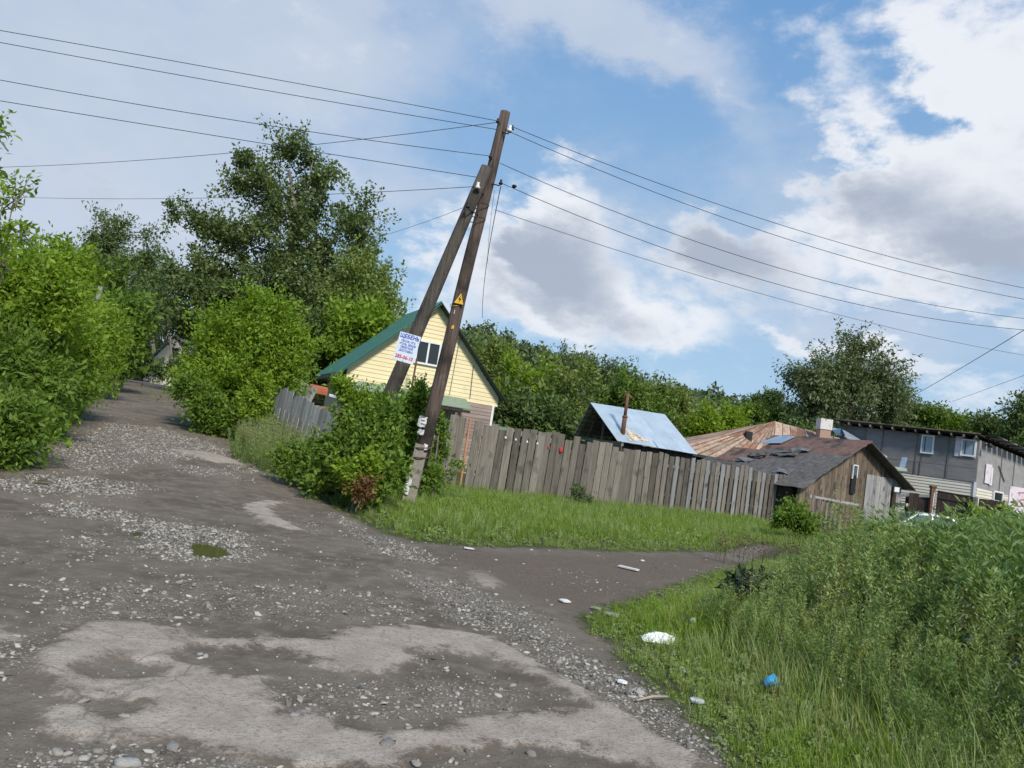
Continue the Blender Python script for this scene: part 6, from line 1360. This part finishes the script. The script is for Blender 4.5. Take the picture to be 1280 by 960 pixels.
# stones large enough to single out
stones = [(463, 764, .07, 'rounded pale stone above the left end of the upper pale slab, left of a pair'), (485, 768, .065, 'rounded pale stone above the upper pale slab, right of a pair'), (495, 741, .06, 'lone round stone upslope of the pair above the pale slab'),
          (689, 757, .055, 'right one of two dark little stones beside the flat white stone piece'), (683, 751, .05, 'left one of two dark little stones near the side track'), (800, 868, .09, 'grey rounded stone just above the dry stick'), (762, 852, .06, 'dark angular stone beside the bright white chip'),
          (156, 895, .07, 'flat beige stone inside the left half of the pale slab'), (104, 877, .06, 'whitish stone in the dark pit at the left of the pale slab'), (216, 934, .09, 'brownish stone at the lower edge of the pale slab'), (368, 896, .07, 'pale pointed stone at the left rim of the dark oval'),
          (478, 880, .05, 'small stone in the middle of the dark oval, left of two'), (521, 884, .05, 'small stone in the middle of the dark oval, right of two'), (482, 932, .12, 'largest flat stone bedded in the lower pale band'), (664, 944, .07, 'flat pale stone in the dark ground at the bottom of the road'),
          (160, 955, .11, 'wide white flat stone at the bottom frame edge on the left'), (520, 955, .07, 'greenish grey stone at the bottom frame edge near the middle'), (250, 817, .05, 'small white square stone right of the pale slab hump'), (390, 645, .06, 'lone grey stone on the road left of the bushes')]
sp0 = [sm(MB().blob((0, 0, 0), (1, .75, .4), k, 9, 6, .28)).mesh('loose_stone', (0, 0, 0)) for k in range(4)]
for m_ in sp0: m_.materials.append(STN)
for k, (px, py, s, lb) in enumerate(stones):
    p = gt(px, py); p.z = float(relief(np.array([p.x]), np.array([p.y]))[0])+s*.10; o = link('loose_stone', sp0[k % 4], None, p); o.scale = (s*.5, s*.5, s*.5); o.rotation_euler = (.1, .1, k*1.3); tag(o, lb, 'stone', 'loose stones on the dirt road')
# ------------------------------------------------------------------ litter
def lit(px, py, dz=.03): p = gp(px, py); return p+Z3*dz
p = lit(825, 805); mb = MB(); r6 = random.Random(3); g = []; n = 14
for i in range(n+1):
    for j in range(n+1):
        a, b = i/n-.5, j/n-.5; e = max(0, 1-(a*a*4+b*b*4)); mb.v.append((p.x+a*.34+r6.uniform(-.01, .01), p.y+b*.2+r6.uniform(-.008, .008), p.z+.065*e**.6*(.75+.5*r6.random())-.01))
mb.f = [(i*(n+1)+j, (i+1)*(n+1)+j, (i+1)*(n+1)+j+1, i*(n+1)+j+1) for i in range(n) for j in range(n)]
o = mb.build('plastic_bag', WBAG, org=tuple(p)); tag(o, 'crumpled white plastic bag lying on the grass edge', 'bag'); md = o.modifiers.new('thick', 'SOLIDIFY'); md.thickness = .003
p = lit(958, 880, .10); cup = sm(MB().tube([p+V3(-.03, 0, -.01), p+V3(.05, .01, .03)], [.028, .042], 14, False)); cup = cup.build('plastic_cup', BLC, org=tuple(p)); tag(cup, 'bright blue plastic cup lying in the grass', 'cup'); md = cup.modifiers.new('thick', 'SOLIDIFY'); md.thickness = .003
MB().tube([p+V3(-.031, 0, -.011), p+V3(-.027, 0, -.009)], .028, 14).build('cup_base', BLC, cup).location = (0, 0, 0)
for k, (px, py, r_, lb) in enumerate([(864, 797, .035, 'white round puffball of litter right of the plastic bag'), (1011, 852, .03, 'white round flower head in the grass above the blue cup')]):
    p = lit(px, py, .10); tag(sm(MB().blob(p, (r_, r_, r_*.9), k, 10, 7, .05)).build('white_ball', WBAG, org=tuple(p)), lb, 'litter')
a, b = lit(795, 881, .02), lit(834, 877, .03); tag(sm(MB().tube([a, a.lerp(b, .5)+V3(0, .01, .01), b], [.007, .010, .008], 6)).build('dry_stick', DRY, org=tuple(a)), 'dry pale stick lying at the gravel edge', 'stick')
a, b = lit(774, 709, .03), lit(797, 715, .03); tag(MB().bar(a, b, .09, .02).build('pale_plank', WHB, org=tuple(a)), 'pale plank lying on the side track', 'plank')
for k, (px, py, w, d, lb, mt) in enumerate([(766, 771, .22, .09, 'broken whitish slab at the grass point', CON), (745, 762, .14, .06, 'thin grey slat at the tip of the grass', CON), (705, 753, .14, .07, 'flat white stone piece on the side track', WHB), (778, 855, .09, .05, 'bright white chip near the grass edge', WBAG), (855, 843, .12, .06, 'pinkish paper scrap in the short grass', PAP),
      (803, 702, .08, .04, 'small white scrap right of the pale plank', WHB), (586, 687, .16, .07, 'white chunk at the edge of the fence grass', WHB), (871, 880, .12, .08, 'pale green dusty leaf litter in the grass', PAP), (825, 808, .05, .03, 'scrap of white plastic below the bag', WBAG), (527, 651, .10, .06, 'beige scrap in the grass right of the pole foot', DRY)]):
    p = lit(px, py, .02); rr = random.Random(k); n = 7; pts = [p+V3(math.cos(6.28*i/n)*w*.5*rr.uniform(.7, 1.1), math.sin(6.28*i/n)*d*rr.uniform(.7, 1.1), rr.uniform(0, .012)) for i in range(n)]
    tag(MB().slab(pts, .012, (0, 0, 1)).build('litter_scrap', mt, org=tuple(p)), lb, 'litter')

print('TRIS', sum(len(m.polygons)*2*m.users for m in bpy.data.meshes if m.users))
